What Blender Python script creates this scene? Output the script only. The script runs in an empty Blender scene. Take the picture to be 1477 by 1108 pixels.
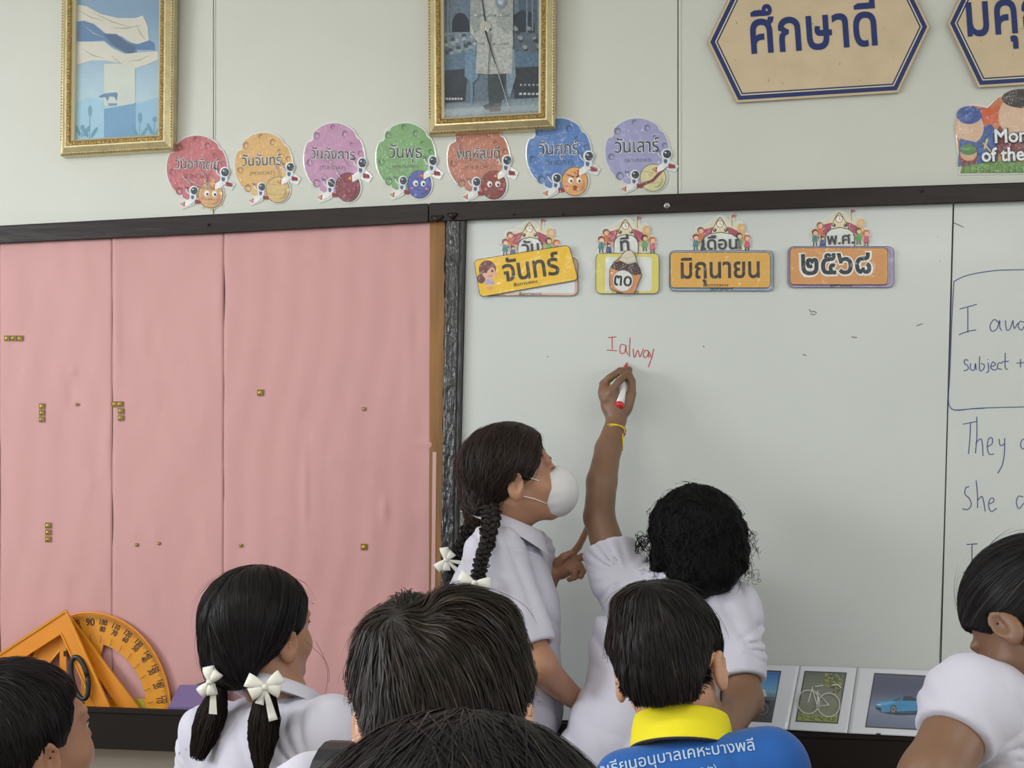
import bpy, bmesh, math, random
import numpy as np
from mathutils import Vector, Matrix
from mathutils.geometry import tessellate_polygon, delaunay_2d_cdt

S = bpy.context.scene
COL = S.collection
random.seed(7)

# ------------------------------------------------------------------ camera, world, lights, exposure
IMW, IMH = 1477, 1108
FPX, HZ = 1600.0, 705.0
YAW = math.radians(9.2)
FWD = Vector((-math.sin(YAW), math.cos(YAW), 0)); RGT = Vector((math.cos(YAW), math.sin(YAW), 0)); UPV = Vector((0, 0, 1))
CAM = Vector((0.0, -2.715, 1.42))
cd = bpy.data.cameras.new('camera'); cd.sensor_width = 36; cd.lens = FPX/IMW*36; cd.shift_y = (HZ-IMH/2)/IMW
cam = bpy.data.objects.new('camera', cd); COL.objects.link(cam)
cam.location = CAM; cam.rotation_euler = (math.radians(90), 0, YAW); cd.clip_start = 0.02
S.camera = cam
S.view_settings.view_transform = 'Standard'; S.view_settings.look = 'None'; S.view_settings.gamma = 1
S.view_settings.use_curve_mapping = False; S.view_settings.exposure = 0.0
wld = bpy.data.worlds.new('sky'); S.world = wld; wld.use_nodes = True
wld.node_tree.nodes['Background'].inputs[0].default_value = (0.80, 0.90, 1.0, 1)
wld.node_tree.nodes['Background'].inputs[1].default_value = 1.6
def area(name, loc, rot, sx, sy, power, col, spread=180):
    l = bpy.data.lights.new(name, 'AREA'); l.shape = 'RECTANGLE'; l.size = sx; l.size_y = sy; l.energy = power; l.color = col
    l.spread = math.radians(spread)
    o = bpy.data.objects.new(name, l); o.location = loc; o.rotation_euler = rot; COL.objects.link(o); return o
XL, XR, YB, ZC = -3.3, 3.8, -6.6, 3.05         # room: left wall, right wall, back wall, ceiling
# daylight entering the left and right window rows (openings in the walls), plus unseen ceiling tubes added as fill
WIN_L = [(-1.75, 1.3), (-3.7, 1.3), (-5.5, 1.1)]
for (y, w), pw in zip(WIN_L, (60, 34, 18)):
    area('daylight_left', (XL-0.12, y, 2.02), (0, math.radians(-90), 0), 0.95, w, pw, (0.93, 0.97, 1.0))
WIN_R = [(-1.6, 1.1), (-3.6, 1.3), (-5.4, 1.1)]
for y, w in WIN_R:
    area('daylight_right', (XR+0.12, y, 1.75), (0, math.radians(90), 0), 1.5, w, 20, (0.93, 0.97, 1.0))
FILL_TUBES = [(-1.2, -2.2), (1.4, -2.2), (-1.2, -4.6), (1.4, -4.6)]
for x, y in FILL_TUBES:
    area('ceiling_fill', (x, y, ZC-0.13), (0, 0, 0), 1.2, 0.12, 16, (1.0, 0.985, 0.95))

# ------------------------------------------------------------------ pixel <-> wall
def ray(px, py): return FWD + RGT*((px-IMW/2)/FPX) + UPV*(-(py-HZ)/FPX)
def W(px, py, off=0.0):                # point of the front wall (plane y=-off) seen at a pixel of the photo
    r = ray(px, py); return CAM + r*((-off-CAM.y)/r.y)
def D(px, py, dep):                    # point at camera depth dep
    return CAM + ray(px, py)*dep

# ------------------------------------------------------------------ materials
def lin(c):
    r = []
    for v in c[:3]:
        v = v/255.0
        r.append(v/12.92 if v <= 0.04045 else ((v+0.055)/1.055)**2.4)
    return (r[0], r[1], r[2], 1.0)
def mat(name, col=(200,200,200), rough=0.6, metal=0.0, spec=0.5, coat=0.0, coatr=0.1, noise=None, bump=None, attr=False, sss=0.0, sheen=0.0, bumpcoat=False):
    """noise=(scale, amount, (sx,sy,sz)) varies the colour; bump=(scale, strength, dist, (sx,sy,sz))"""
    m = bpy.data.materials.new(name); m.use_nodes = True; nt = m.node_tree; b = nt.nodes['Principled BSDF']
    L = nt.links
    b.inputs['Base Color'].default_value = lin(col); b.inputs['Roughness'].default_value = rough
    b.inputs['Metallic'].default_value = metal; b.inputs['Specular IOR Level'].default_value = spec
    b.inputs['Coat Weight'].default_value = coat; b.inputs['Coat Roughness'].default_value = coatr
    b.inputs['Sheen Weight'].default_value = sheen
    if sss:
        b.inputs['Subsurface Weight'].default_value = sss; b.inputs['Subsurface Radius'].default_value = (0.012, 0.005, 0.003); b.inputs['Subsurface Scale'].default_value = 0.5
    tc = nt.nodes.new('ShaderNodeTexCoord')
    src = None
    if attr:
        a = nt.nodes.new('ShaderNodeAttribute'); a.attribute_name = 'Col'; src = a.outputs['Color']
    def mapped(sc):
        mp = nt.nodes.new('ShaderNodeMapping'); mp.inputs['Scale'].default_value = sc; L.new(tc.outputs['Object'], mp.inputs['Vector']); return mp.outputs['Vector']
    if noise:
        n = nt.nodes.new('ShaderNodeTexNoise'); n.inputs['Scale'].default_value = noise[0]; n.inputs['Detail'].default_value = 5
        L.new(mapped(noise[2] if len(noise) > 2 else (1,1,1)), n.inputs['Vector'])
        mr = nt.nodes.new('ShaderNodeMapRange'); mr.inputs['From Min'].default_value = 0.25; mr.inputs['From Max'].default_value = 0.75
        mr.inputs['To Min'].default_value = 1-noise[1]; mr.inputs['To Max'].default_value = 1+noise[1]; L.new(n.outputs['Fac'], mr.inputs['Value'])
        mx = nt.nodes.new('ShaderNodeVectorMath'); mx.operation = 'SCALE'
        if src: L.new(src, mx.inputs[0])
        else: mx.inputs[0].default_value = lin(col)[:3]
        L.new(mr.outputs['Result'], mx.inputs['Scale']); src = mx.outputs['Vector']
    if src: L.new(src, b.inputs['Base Color'])
    if bump:
        n = nt.nodes.new('ShaderNodeTexNoise'); n.inputs['Scale'].default_value = bump[0]; n.inputs['Detail'].default_value = 4
        L.new(mapped(bump[3] if len(bump) > 3 else (1,1,1)), n.inputs['Vector'])
        bp = nt.nodes.new('ShaderNodeBump'); bp.inputs['Strength'].default_value = bump[1]; bp.inputs['Distance'].default_value = bump[2]
        L.new(n.outputs['Fac'], bp.inputs['Height'])
        if bumpcoat: L.new(bp.outputs['Normal'], b.inputs['Coat Normal'])
        else: L.new(bp.outputs['Normal'], b.inputs['Normal'])
    return m
M = {}
M['wall'] = mat('wall_paint', (205,206,197), 0.55, noise=(3,0.035), bump=(60,0.08,0.002))
M['wall_low'] = mat('lower_wall_paint', (168,157,144), 0.6, noise=(4,0.05), bump=(60,0.08,0.002))
M['ceil'] = mat('ceiling_paint', (225,225,220), 0.8)
M['side'] = mat('side_wall_paint', (205,205,192), 0.7)
M['floor'] = mat('floor_tile', (150,140,125), 0.35, noise=(5,0.06))
M['trimdark'] = mat('dark_gloss_paint', (38,29,28), 0.4, spec=.3, noise=(9,0.25,(1,1,4)), bump=(30,0.35,0.004,(0.4,1,2)))
M['ledge'] = mat('dark_ledge_paint', (30,23,21), 0.6, spec=.2, noise=(6,0.18), bump=(40,0.15,0.002))
M['tape'] = mat('wrinkled_black_plastic', (46,44,46), 0.25, coat=.5, coatr=.15, noise=(30,0.5,(1,1,0.4)), bump=(55,1.0,0.016,(1.1,1,0.32)))
M['tape2'] = mat('dark_tape_edge', (38,36,38), 0.4, bump=(90,0.6,0.006,(1,1,.2)))
M['wood'] = mat('worn_brown_wood', (138,98,52), 0.6, noise=(14,0.3,(3,1,0.35)), bump=(40,0.3,0.003,(3,1,0.3)))
M['softboard'] = mat('softboard', (120,90,60), 0.9)
M['wb'] = mat('whiteboard_enamel', (203,207,204), 0.24, spec=0.45, noise=(2.2,0.03), bump=(3.0,0.05,0.02), coat=0.15)
M['seam'] = mat('board_seam', (95,95,92), 0.7)
M['gold'] = mat('gold_leaf_moulding', (214,200,158), 0.34, metal=0.8, noise=(40,0.15), bump=(150,0.25,0.002))
M['goldd'] = mat('antique_gold_beading', (158,130,78), 0.4, metal=0.75, noise=(160,0.5), bump=(220,0.8,0.003))
M['goldp'] = mat('pale_gold_liner', (205,195,160), 0.4, metal=0.5)
M['print'] = mat('printed_paper', attr=True, rough=0.45, spec=0.4, coat=0.25, coatr=0.15, noise=(30,0.05))
M['photo'] = mat('aged_photo_print', attr=True, rough=0.5, spec=0.3, noise=(140,.28), coat=.1)
M['lam'] = mat('laminated_print', attr=True, rough=0.5, coat=0.9, coatr=0.12, bump=(16,0.9,0.02), bumpcoat=True)
M['lamc'] = mat('crumpled_laminated_print', attr=True, rough=0.5, coat=1.0, coatr=0.08, noise=(20,0.08), bump=(26,1.0,0.05,(1,1,0.6)), bumpcoat=True)
M['ink'] = mat('marker_ink', attr=True, rough=0.5)
M['paint'] = mat('sign_paint', attr=True, rough=0.55, noise=(18,0.07), bump=(60,0.1,0.002))
M['lamedge'] = mat('clear_laminate_edge', (215,218,216), 0.2, coat=0.8)
M['steel'] = mat('screw_steel', (170,170,168), 0.3, metal=0.9)

# ------------------------------------------------------------------ object helpers
def setp(o, label=None, cat=None, group=None, kind=None):
    if label: o['label'] = label
    if cat: o['category'] = cat
    if group: o['group'] = group
    if kind: o['kind'] = kind
    return o
def link(name, me, parent=None, m=None):
    o = bpy.data.objects.new(name, me); COL.objects.link(o)
    if parent: o.parent = parent
    if m is not None:
        for x in (m if isinstance(m, (list, tuple)) else [m]): me.materials.append(x)
    return o
def empty(name, loc, label, cat, group=None):
    o = bpy.data.objects.new(name, None); COL.objects.link(o); o.location = loc; o.empty_display_size = 0.05
    return setp(o, label, cat, group)
def mesh_np(name, V, F, smooth=True):
    me = bpy.data.meshes.new(name); V = np.asarray(V, dtype=np.float32); F = np.asarray(F, dtype=np.int32)
    k = F.shape[1]; me.vertices.add(len(V)); me.vertices.foreach_set('co', V.ravel())
    me.loops.add(F.size); me.loops.foreach_set('vertex_index', F.ravel())
    me.polygons.add(len(F)); me.polygons.foreach_set('loop_start', np.arange(len(F), dtype=np.int32)*k)
    me.polygons.foreach_set('use_smooth', np.full(len(F), smooth, dtype=bool))
    me.update(calc_edges=True); me.validate(); return me
class MB:
    """collects simple solids in world space; build() makes ONE object (parent-relative)"""
    def __init__(s): s.v = []; s.f = []; s.mi = []; s.cur = 0
    def add(s, vs, fs):
        n = len(s.v); s.v += [Vector(v) for v in vs]; s.f += [tuple(n+i for i in f) for f in fs]; s.mi += [s.cur]*len(fs)
    def box(s, a, b):
        x0,y0,z0 = a; x1,y1,z1 = b
        s.add([(x0,y0,z0),(x1,y0,z0),(x1,y1,z0),(x0,y1,z0),(x0,y0,z1),(x1,y0,z1),(x1,y1,z1),(x0,y1,z1)],
              [(0,3,2,1),(4,5,6,7),(0,1,5,4),(1,2,6,5),(2,3,7,6),(3,0,4,7)])
    def prism(s, front, back):          # matching point loops
        n = len(front); fs = [tuple(range(n)), tuple(range(2*n-1, n-1, -1))] + [(i, n+i, n+(i+1)%n, (i+1)%n) for i in range(n)]
        s.add(list(front)+list(back), fs)
    def slab(s, pts, o0, o1):           # pixel outline, between two distances from the wall
        s.prism([W(x, y, o1) for x, y in pts], [W(x, y, o0) for x, y in pts])
    def tube(s, pts, rad, n=8):
        pts = [Vector(p) for p in pts]; rr = rad if isinstance(rad, (list, tuple)) else [rad]*len(pts)
        vs = []; 
        for i, p in enumerate(pts):
            t = (pts[min(i+1, len(pts)-1)]-pts[max(i-1, 0)]).normalized()
            a = t.orthogonal().normalized() if i == 0 else (a - t*a.dot(t)).normalized()
            b = t.cross(a)
            vs += [p+(a*math.cos(2*math.pi*k/n)+b*math.sin(2*math.pi*k/n))*rr[i] for k in range(n)]
        fs = [(i*n+k, i*n+(k+1)%n, (i+1)*n+(k+1)%n, (i+1)*n+k) for i in range(len(pts)-1) for k in range(n)]
        fs += [tuple(range(n-1, -1, -1)), tuple((len(pts)-1)*n+k for k in range(n))]
        s.add(vs, fs)
    def build(s, name, m, parent=None, bevel=0, smooth=False, seg=2):
        o0 = Vector(parent.matrix_world.translation) if parent else Vector((0,0,0))
        if parent:
            p = parent; o0 = Vector((0,0,0))
            while p: o0 = o0 + p.location; p = p.parent
        me = bpy.data.meshes.new(name); me.from_pydata([v-o0 for v in s.v], [], s.f)
        o = link(name, me, parent, m)
        if smooth or bevel: me.polygons.foreach_set('use_smooth', [True]*len(me.polygons))
        me.polygons.foreach_set('material_index', s.mi)
        bm = bmesh.new(); bm.from_mesh(me); bmesh.ops.recalc_face_normals(bm, faces=bm.faces); bm.to_mesh(me); bm.free()
        if bevel:
            md = o.modifiers.new('bevel', 'BEVEL'); md.width = bevel; md.segments = seg; md.limit_method = 'ANGLE'; md.harden_normals = True
        return o
_tcache = {}
def glyphs(s, bold=0.0):
    """outline text -> (verts2d, tris) using non-zero winding, so overlapping strokes of the font stay solid"""
    k = (s, bold)
    if k in _tcache: return _tcache[k]
    c = bpy.data.curves.new('t', 'FONT'); c.body = s; c.fill_mode = 'NONE'; c.resolution_u = 3
    o = bpy.data.objects.new('t', c); COL.objects.link(o)
    me = o.to_mesh(); n = len(me.vertices)
    co = np.zeros(n*3); me.vertices.foreach_get('co', co); co = co.reshape(-1, 3)[:, :2]
    ed = np.zeros(len(me.edges)*2, dtype=int); me.edges.foreach_get('vertices', ed); ed = ed.reshape(-1, 2)
    o.to_mesh_clear(); bpy.data.objects.remove(o); bpy.data.curves.remove(c)
    nxt = {}
    adj = [[] for _ in range(n)]
    for a, b in ed: adj[a].append(b); adj[b].append(a)
    seen = np.zeros(n, bool); loops = []
    for i in range(n):
        if seen[i] or not adj[i]: continue
        lp = [i]; seen[i] = True; cur = i
        first = i+1 if (i+1) in adj[i] else adj[i][0]
        cur = first
        while not seen[cur]:
            lp.append(cur); seen[cur] = True
            q = [x for x in adj[cur] if not seen[x]]
            if not q: break
            cur = q[0]
        loops.append(lp)
    if bold:                       # embolden: push every contour outwards along its normals
        area2 = sum(np.sum(co[l, 0]*np.roll(co[l, 1], -1)-np.roll(co[l, 0], -1)*co[l, 1]) for l in loops); sg = 1 if area2 > 0 else -1; co2 = co.copy()
        for l in loops:
            p = co[l]; e1 = p-np.roll(p, 1, 0); e2 = np.roll(p, -1, 0)-p
            n1 = np.stack([e1[:, 1], -e1[:, 0]], 1); n1 /= np.linalg.norm(n1, axis=1)[:, None]+1e-9; n2 = np.stack([e2[:, 1], -e2[:, 0]], 1); n2 /= np.linalg.norm(n2, axis=1)[:, None]+1e-9
            nn = n1+n2; k_ = np.maximum((nn**2).sum(1), 1.2); own = 1 if np.sum(p[:, 0]*np.roll(p[:, 1], -1)-np.roll(p[:, 0], -1)*p[:, 1]) > 0 else -1
            g_ = own if (own != sg and not any((p.min(0) > co[m].min(0)).all() and (p.max(0) < co[m].max(0)).all() for m in loops if m is not l)) else sg; co2[l] = p+g_*nn*(2*bold/k_)[:, None]
        co = co2
    V = []; T = []
    # clump loops by x overlap so that each glyph is triangulated alone
    info = sorted([(co[l, 0].min(), co[l, 0].max(), l) for l in loops if len(l) > 2], key=lambda t: t[0])
    clumps = []
    for a, b, l in info:
        if clumps and a < clumps[-1][1]: clumps[-1][1] = max(clumps[-1][1], b); clumps[-1][2].append(l)
        else: clumps.append([a, b, [l]])
    for a, b, ls in clumps:
        vin = []; ein = []; segs = []
        for l in ls:
            base = len(vin); p = co[l]; vin += [Vector(q) for q in p]; ein += [(base+i, base+(i+1) % len(l)) for i in range(len(l))]
            segs.append(np.hstack([p, np.roll(p, -1, axis=0)]))
        sg = np.vstack(segs)
        vo, eo, fo = delaunay_2d_cdt(vin, ein, [], 0, 1e-6)[:3]
        base = len(V); V += [(v.x, v.y) for v in vo]
        for f in fo:
            cx = sum(vo[i].x for i in f)/3; cy = sum(vo[i].y for i in f)/3
            x0, y0, x1, y1 = sg.T
            side = (x1-x0)*(cy-y0)-(cx-x0)*(y1-y0)
            w = np.sum((y0 <= cy) & (y1 > cy) & (side > 0)) - np.sum((y0 > cy) & (y1 <= cy) & (side < 0))
            if w != 0: T.append(tuple(base+i for i in f))
    _tcache[k] = (np.array(V), T); return _tcache[k]
class Paint:
    """flat print: coloured shapes laid one over the other, a hair apart, on a surface given by fn(px,py,off)"""
    def __init__(s, off, fn=W, step=3e-5): s.v = []; s.f = []; s.c = []; s.off = off; s.fn = fn; s.step = step
    def _put(s, pts, tris, col):
        n = len(s.v); s.v += [s.fn(x, y, s.off) for x, y in pts]; s.f += [tuple(n+i for i in t) for t in tris]; s.c += [lin(col)]*len(tris); s.off += s.step
    def poly(s, pts, col):
        t = tessellate_polygon([[Vector((x, y, 0)) for x, y in pts]]); s._put(pts, t, col)
    def ell(s, cx, cy, rx, ry, col, rot=0, n=28, a0=0, a1=360):
        c, q = math.cos(math.radians(rot)), math.sin(math.radians(rot)); P = []
        full = (a1-a0 >= 360)
        for i in range(n + (0 if full else 1)):
            a = math.radians(a0+(a1-a0)*i/n); x = rx*math.cos(a); y = ry*math.sin(a); P.append((cx+x*c-y*q, cy+x*q+y*c))
        s._put(P, [(0, i, i+1) for i in range(1, len(P)-1)], col)
    def line(s, pts, w, col, closed=False):
        pts = [Vector(p) for p in pts]; n = len(pts); L = []; R = []
        ws = w if isinstance(w, (list, tuple)) else [w]*n
        for i, p in enumerate(pts):
            a = pts[(i-1) % n] if (closed or i > 0) else p; b = pts[(i+1) % n] if (closed or i < n-1) else p
            t = (b-a); t = t.normalized() if t.length > 1e-6 else Vector((1, 0)); nn = Vector((-t.y, t.x))
            L.append(p+nn*ws[i]/2); R.append(p-nn*ws[i]/2)
        P = [tuple(q) for q in L+R]; m = n if closed else n-1
        F = []
        for i in range(m):
            j = (i+1) % n; F += [(i, j, n+j), (i, n+j, n+i)]
        s._put(P, F, col)
    def text(s, body, a, b, col, hs=1.0, bold=0.0):
        V, T = glyphs(body, bold); x0 = V[:, 0].min(); x1 = V[:, 0].max(); u = (Vector(b)-Vector(a))/(x1-x0); w = Vector((u.y, -u.x))*hs
        s._put([tuple(Vector(a)+u*(p[0]-x0)+w*p[1]) for p in V], T, col)
    def build(s, name, m, parent=None):
        o0 = Vector((0,0,0)); p = parent
        while p: o0 = o0 + p.location; p = p.parent
        me = bpy.data.meshes.new(name); me.from_pydata([v-o0 for v in s.v], [], s.f)
        a = me.color_attributes.new('Col', 'FLOAT_COLOR', 'CORNER')
        a.data.foreach_set('color', np.repeat(np.array(s.c, dtype=np.float32), 3, axis=0).ravel())
        return link(name, me, parent, m)
def rrect(x0, y0, x1, y1, r, n=4, q=None):
    P = []
    for cx, cy, a in ((x1-r, y0+r, -90), (x1-r, y1-r, 0), (x0+r, y1-r, 90), (x0+r, y0+r, 180)):
        for i in range(n+1):
            t = math.radians(a+90*i/n); P.append((cx+r*math.cos(t), cy+r*math.sin(t)))
    return P
def quadmap(P, x0, y0, x1, y1, c):     # bilinear map of the box onto corners c (tl,tr,br,bl)
    R = []
    for x, y in P:
        u = (x-x0)/(x1-x0); v = (y-y0)/(y1-y0)
        R.append(tuple(((1-u)*(1-v)*c[0][k]+u*(1-v)*c[1][k]+u*v*c[2][k]+(1-u)*v*c[3][k]) for k in (0, 1)))
    return R
def inset(P, d):
    n = len(P); out = []; A = sum(P[i][0]*P[(i+1) % n][1]-P[(i+1) % n][0]*P[i][1] for i in range(n)); sg = 1 if A > 0 else -1
    for i in range(n):
        p0, p1, p2 = Vector(P[i-1]), Vector(P[i]), Vector(P[(i+1) % n]); e1 = (p1-p0).normalized(); e2 = (p2-p1).normalized()
        n1 = Vector((-e1.y, e1.x))*sg; n2 = Vector((-e2.y, e2.x))*sg; b = n1+n2; k = b.length_squared
        out.append(tuple(p1 + b*(2*d/k)) if k > 1e-6 else tuple(p1+n1*d))
    return out
def thing_at(name, px, py, off, label, cat, group=None): return empty(name, W(px, py, off), label, cat, group)
# ================================================================== THE SETTING
def struct(name, mb, m, parent=None, **k): return setp(mb.build(name, m, parent, **k), kind='structure')
b = MB(); b.box((XL-0.2, YB-0.2, -0.1), (XR+0.2, 0.2, 0)); struct('floor', b, M['floor'])
b = MB(); b.box((XL-0.2, YB-0.2, ZC), (XR+0.2, 0.2, ZC+0.1)); struct('ceiling', b, M['ceil'])
b = MB(); b.box((XL-0.2, YB-0.2, 0), (XR+0.2, YB, ZC)); struct('wall_back', b, M['side'])
def window_wall(name, x0, x1, wins):
    b = MB(); z0, z1 = 1.0, 2.5; ys = sorted(wins); edges = [YB]
    b.box((x0, YB, 0), (x1, 0, z0)); b.box((x0, YB, z1), (x1, 0, ZC))
    for y, w in ys:
        b.box((x0, edges[-1], z0), (x1, y-w/2, z1)); edges.append(y+w/2)
    b.box((x0, edges[-1], z0), (x1, 0, z1)); return struct(name, b, M['side'])
window_wall('wall_left', XL-0.2, XL, WIN_L); window_wall('wall_right', XR, XR+0.2, WIN_R)
M['alu'] = mat('window_frame_white', (190,190,185), 0.5)
nw = 0
for X, wins in ((XL-0.06, WIN_L), (XR+0.06, WIN_R)):
    for y, w in wins:
        nw += 1; b = MB(); z0, z1 = 1.0, 2.5; t = 0.05
        for yy in (y-w/2, y-t/2, y+w/2-t): b.box((X-0.02, yy, z0), (X+0.02, yy+t, z1))
        for zz in (z0, z1-t): b.box((X-0.02, y-w/2, zz), (X+0.02, y+w/2, zz+t))
        struct('window_%d' % nw, b, M['alu'])
# front wall: masonry behind, painted panels above the boards (joints show at two places)
b = MB(); b.box((XL-0.2, 0.012, 0), (XR+0.2, 0.2, ZC)); wf = struct('wall_front', b, M['wall'])
xs = [XL, W(308, 100).x, W(978, 140).x]; dx = xs[2]-xs[1]; xs = [xs[1]-dx*2, xs[1]-dx] + xs[1:] + [xs[2]+dx, xs[2]+2*dx, XR]
xs[0] = XL
for a, c in zip(xs[:-1], xs[1:]):
    b = MB(); b.box((a+0.0012, 0.0, 0.852), (c-0.0012, 0.013, ZC-0.002)); b.build('panel', M['wall'], wf, bevel=0.0012)
for k, (a, ww) in enumerate(((xs[2], .004), (xs[3], .006))):
    b = MB(); b.box((a+0.0015, -0.0015, W(300, 305).z), (a+0.0015+ww, 0.012, ZC-0.002)); b.build('joint_bead', M['wall'], wf, bevel=0.0008)
b = MB(); b.box((XL, -0.0005, 0), (XR, 0.012, 0.85)); b.build('lower_panel', M['wall_low'], wf)

# whiteboard (two sheets with a seam) and pink notice board
wb = thing_at('whiteboard', 1020, 1018, 0.0, 'long white writing board with red and blue marker writing, right of the pink notice board', 'whiteboard')
OB = 0.018
b = MB(); b.slab([(673.5,300),(1374.5,285),(1353.5,1050),(656,1036)], 0.001, OB); b.build('writing_sheet', M['wb'], wb, bevel=0.001)
b = MB(); b.slab([(1376.2,285),(2100,270),(2100,1080),(1355.2,1050)], 0.001, OB); b.build('writing_sheet', M['wb'], wb, bevel=0.001)
b = MB(); b.slab([(1374.5,285),(1376.2,285),(1355.2,1050),(1353.5,1050)], 0.001, OB-0.004); b.build('seam', M['seam'], wb)
nb = thing_at('notice_board', 330, 1018, 0.0, 'large notice board covered in creased pink paper, left of the whiteboard', 'notice board')
b = MB(); b.slab([(-420,372),(636,316),(622,1030),(-420,1030)], 0.001, 0.014); b.build('backing_board', M['softboard'], nb)
# worn wooden edge beside the paper, ragged on its right side
rr = random.Random(3)
L = [(622,316)]; Rr = []
for i in range(60):
    y = 316+i*12; Rr.append((642.5-(y-316)*0.012+rr.uniform(-1.1, 1.1), y))
pts = [(620,320)] + Rr + [(618,1024)]
b = MB(); b.slab(pts, 0.012, 0.020); b.build('wooden_edge', M['wood'], nb, bevel=0.0006)
M['pink'] = mat('pink_craft_paper', (201,152,151), 0.62, spec=0.35, noise=(3.0,0.045,(1.5,1,0.7)), bump=(24,0.18,0.004,(1.2,1,0.3)))
def paper(x0a, x0b, x1a, x1b, yt0, yt1, yb, seed, extra=()):
    """creased sheet hanging on the board: relief modelled (vertical waves, lifted edge, pressed dimples)"""
    r = np.random.RandomState(seed); nx, ny = max(6, int((x1a-x0a)/4.2)), 170
    V = []; ph = r.uniform(0, 6.28, 8); fr = r.uniform(0.6, 1.6, 8)
    dim = [(r.uniform(x0a, x1a), r.uniform(360, 980), r.uniform(4, 10), r.uniform(0.0006, 0.0018)*r.choice([-1, 1]), r.uniform(0.6, 3)) for _ in range(int((x1a-x0a)/9))]
    for j in range(ny+1):
        v = j/ny
        for i in range(nx+1):
            u = i/nx; x = (x0a*(1-v)+x0b*v)*(1-u)+(x1a*(1-v)+x1b*v)*u; y = (yt0*(1-u)+yt1*u)*(1-v)+yb*v
            o = 0.0185 + 0.0008*math.sin(x*0.045*fr[0]+ph[0]+1.2*math.sin(y*0.008+ph[1])) + 0.0007*math.sin(x*0.11*fr[2]+y*0.02+ph[2]+math.sin(y*0.02+ph[5])) + 0.0006*math.sin(y*0.035*fr[4]-x*0.05+ph[4])
            o += 0.0004*math.sin(x*0.16*fr[3]-y*0.05*fr[5]+ph[6])*math.sin(y*0.012+ph[7])
            for dx_, dy_, rad, am, st in dim:
                q = ((x-dx_)/rad)**2+((y-dy_)/(rad*st))**2
                if q < 6: o += am*math.exp(-q)
            for ex in extra:
                q = ((x-ex[0])/ex[2])**2+((y-ex[1])/ex[3])**2
                if q < 6: o += ex[4]*math.exp(-q)
            e = min(u, 1-u)*(x1a-x0a)
            if e < 4: o -= 0.0004*(1-e/4)
            V.append(W(x, y, max(o, 0.0152)))
    F = [(j*(nx+1)+i, j*(nx+1)+i+1, (j+1)*(nx+1)+i+1, (j+1)*(nx+1)+i) for j in range(ny) for i in range(nx)]
    o0 = nb.location; V = np.array([v-o0 for v in V]); me = mesh_np('paper_sheet', V, F)
    o = link('paper_sheet', me, nb, M['pink']); md = o.modifiers.new('thick', 'SOLIDIFY'); md.thickness = 0.0006; md.offset = 0
paper(-170, -170, 0, 0.0, 360, 351, 1024, 1)
paper(-416, -416, -170, -170, 373, 360, 1024, 7)
paper(0.2, 0.2, 162.0, 162.0, 351, 344, 1024, 2, ((154,640,9,40,0.004),(105,535,5,5,0.004),(38,535,3,5,0.003)))
paper(162.2, 162.2, 322.9, 322.1, 343.5, 336, 1024, 3, ((316,430,7,60,0.003),(168,470,6,90,0.003)))
paper(323.1, 322.3, 628.5, 624, 335.5, 319.5, 1024, 4, ((440,710,4,60,0.004),(555,735,5,16,0.005),(400,745,10,4,0.002),(610,640,14,6,0.003),(590,500,8,60,0.003)))
M['pink2'] = mat('pale_pink_paper_edge', (205,160,158), 0.7)
b = MB(); b.slab([(624,652),(629.5,652),(626,1020),(620,1020)], 0.0145, 0.0212); b.build('paper_strip', M['pink2'], nb)
# thin stuck-on edges and folds of the paper tops
# --- black taped post between the boards
tp = thing_at('divider_post', 652, 1020, 0.0, 'black post wrapped in wrinkled plastic tape between pink board and whiteboard', 'post')
def crinkled(name, xa0, xa1, xb0, xb1, y0, y1, o, amp, m, parent, nx=14, ny=260, seed=0):
    r = np.random.RandomState(seed); V = []
    nz = r.normal(0, 1, (ny+1, nx+1)); nz = (nz+np.roll(nz, 1, 0)+np.roll(nz, 1, 1))/3 + 0.6*np.repeat(r.normal(0, 1, (ny//6+2, nx+1)), 6, 0)[:ny+1]
    for j in range(ny+1):
        v = j/ny
        for i in range(nx+1):
            u = i/nx; x = (xa0*(1-v)+xb0*v)*(1-u)+(xa1*(1-v)+xb1*v)*u; y = y0*(1-v)+y1*v
            e = 0.0 if i in (0, nx) else 1.0
            V.append(W(x, y, (o+amp*nz[j, i]) if e else 0.012))
    F = [(j*(nx+1)+i, j*(nx+1)+i+1, (j+1)*(nx+1)+i+1, (j+1)*(nx+1)+i) for j in range(ny) for i in range(nx)]
    me = mesh_np(name, np.array([v-parent.location for v in V]), F); return link(name, me, parent, m)
b = MB(); b.slab([(643.8,318),(672.5,316),(655,1024),(636,1024)], 0.001, 0.030); b.build('post_core', M['tape2'], tp, bevel=0.002)
crinkled('plastic_wrap', 643, 664, 632, 650, 319, 1024, 0.0325, 0.0011, M['tape'], tp, seed=5)
crinkled('edge_tape', 664, 672.5, 649, 657, 318, 1024, 0.0305, 0.0003, M['tape2'], tp, nx=5, seed=9)
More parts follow.
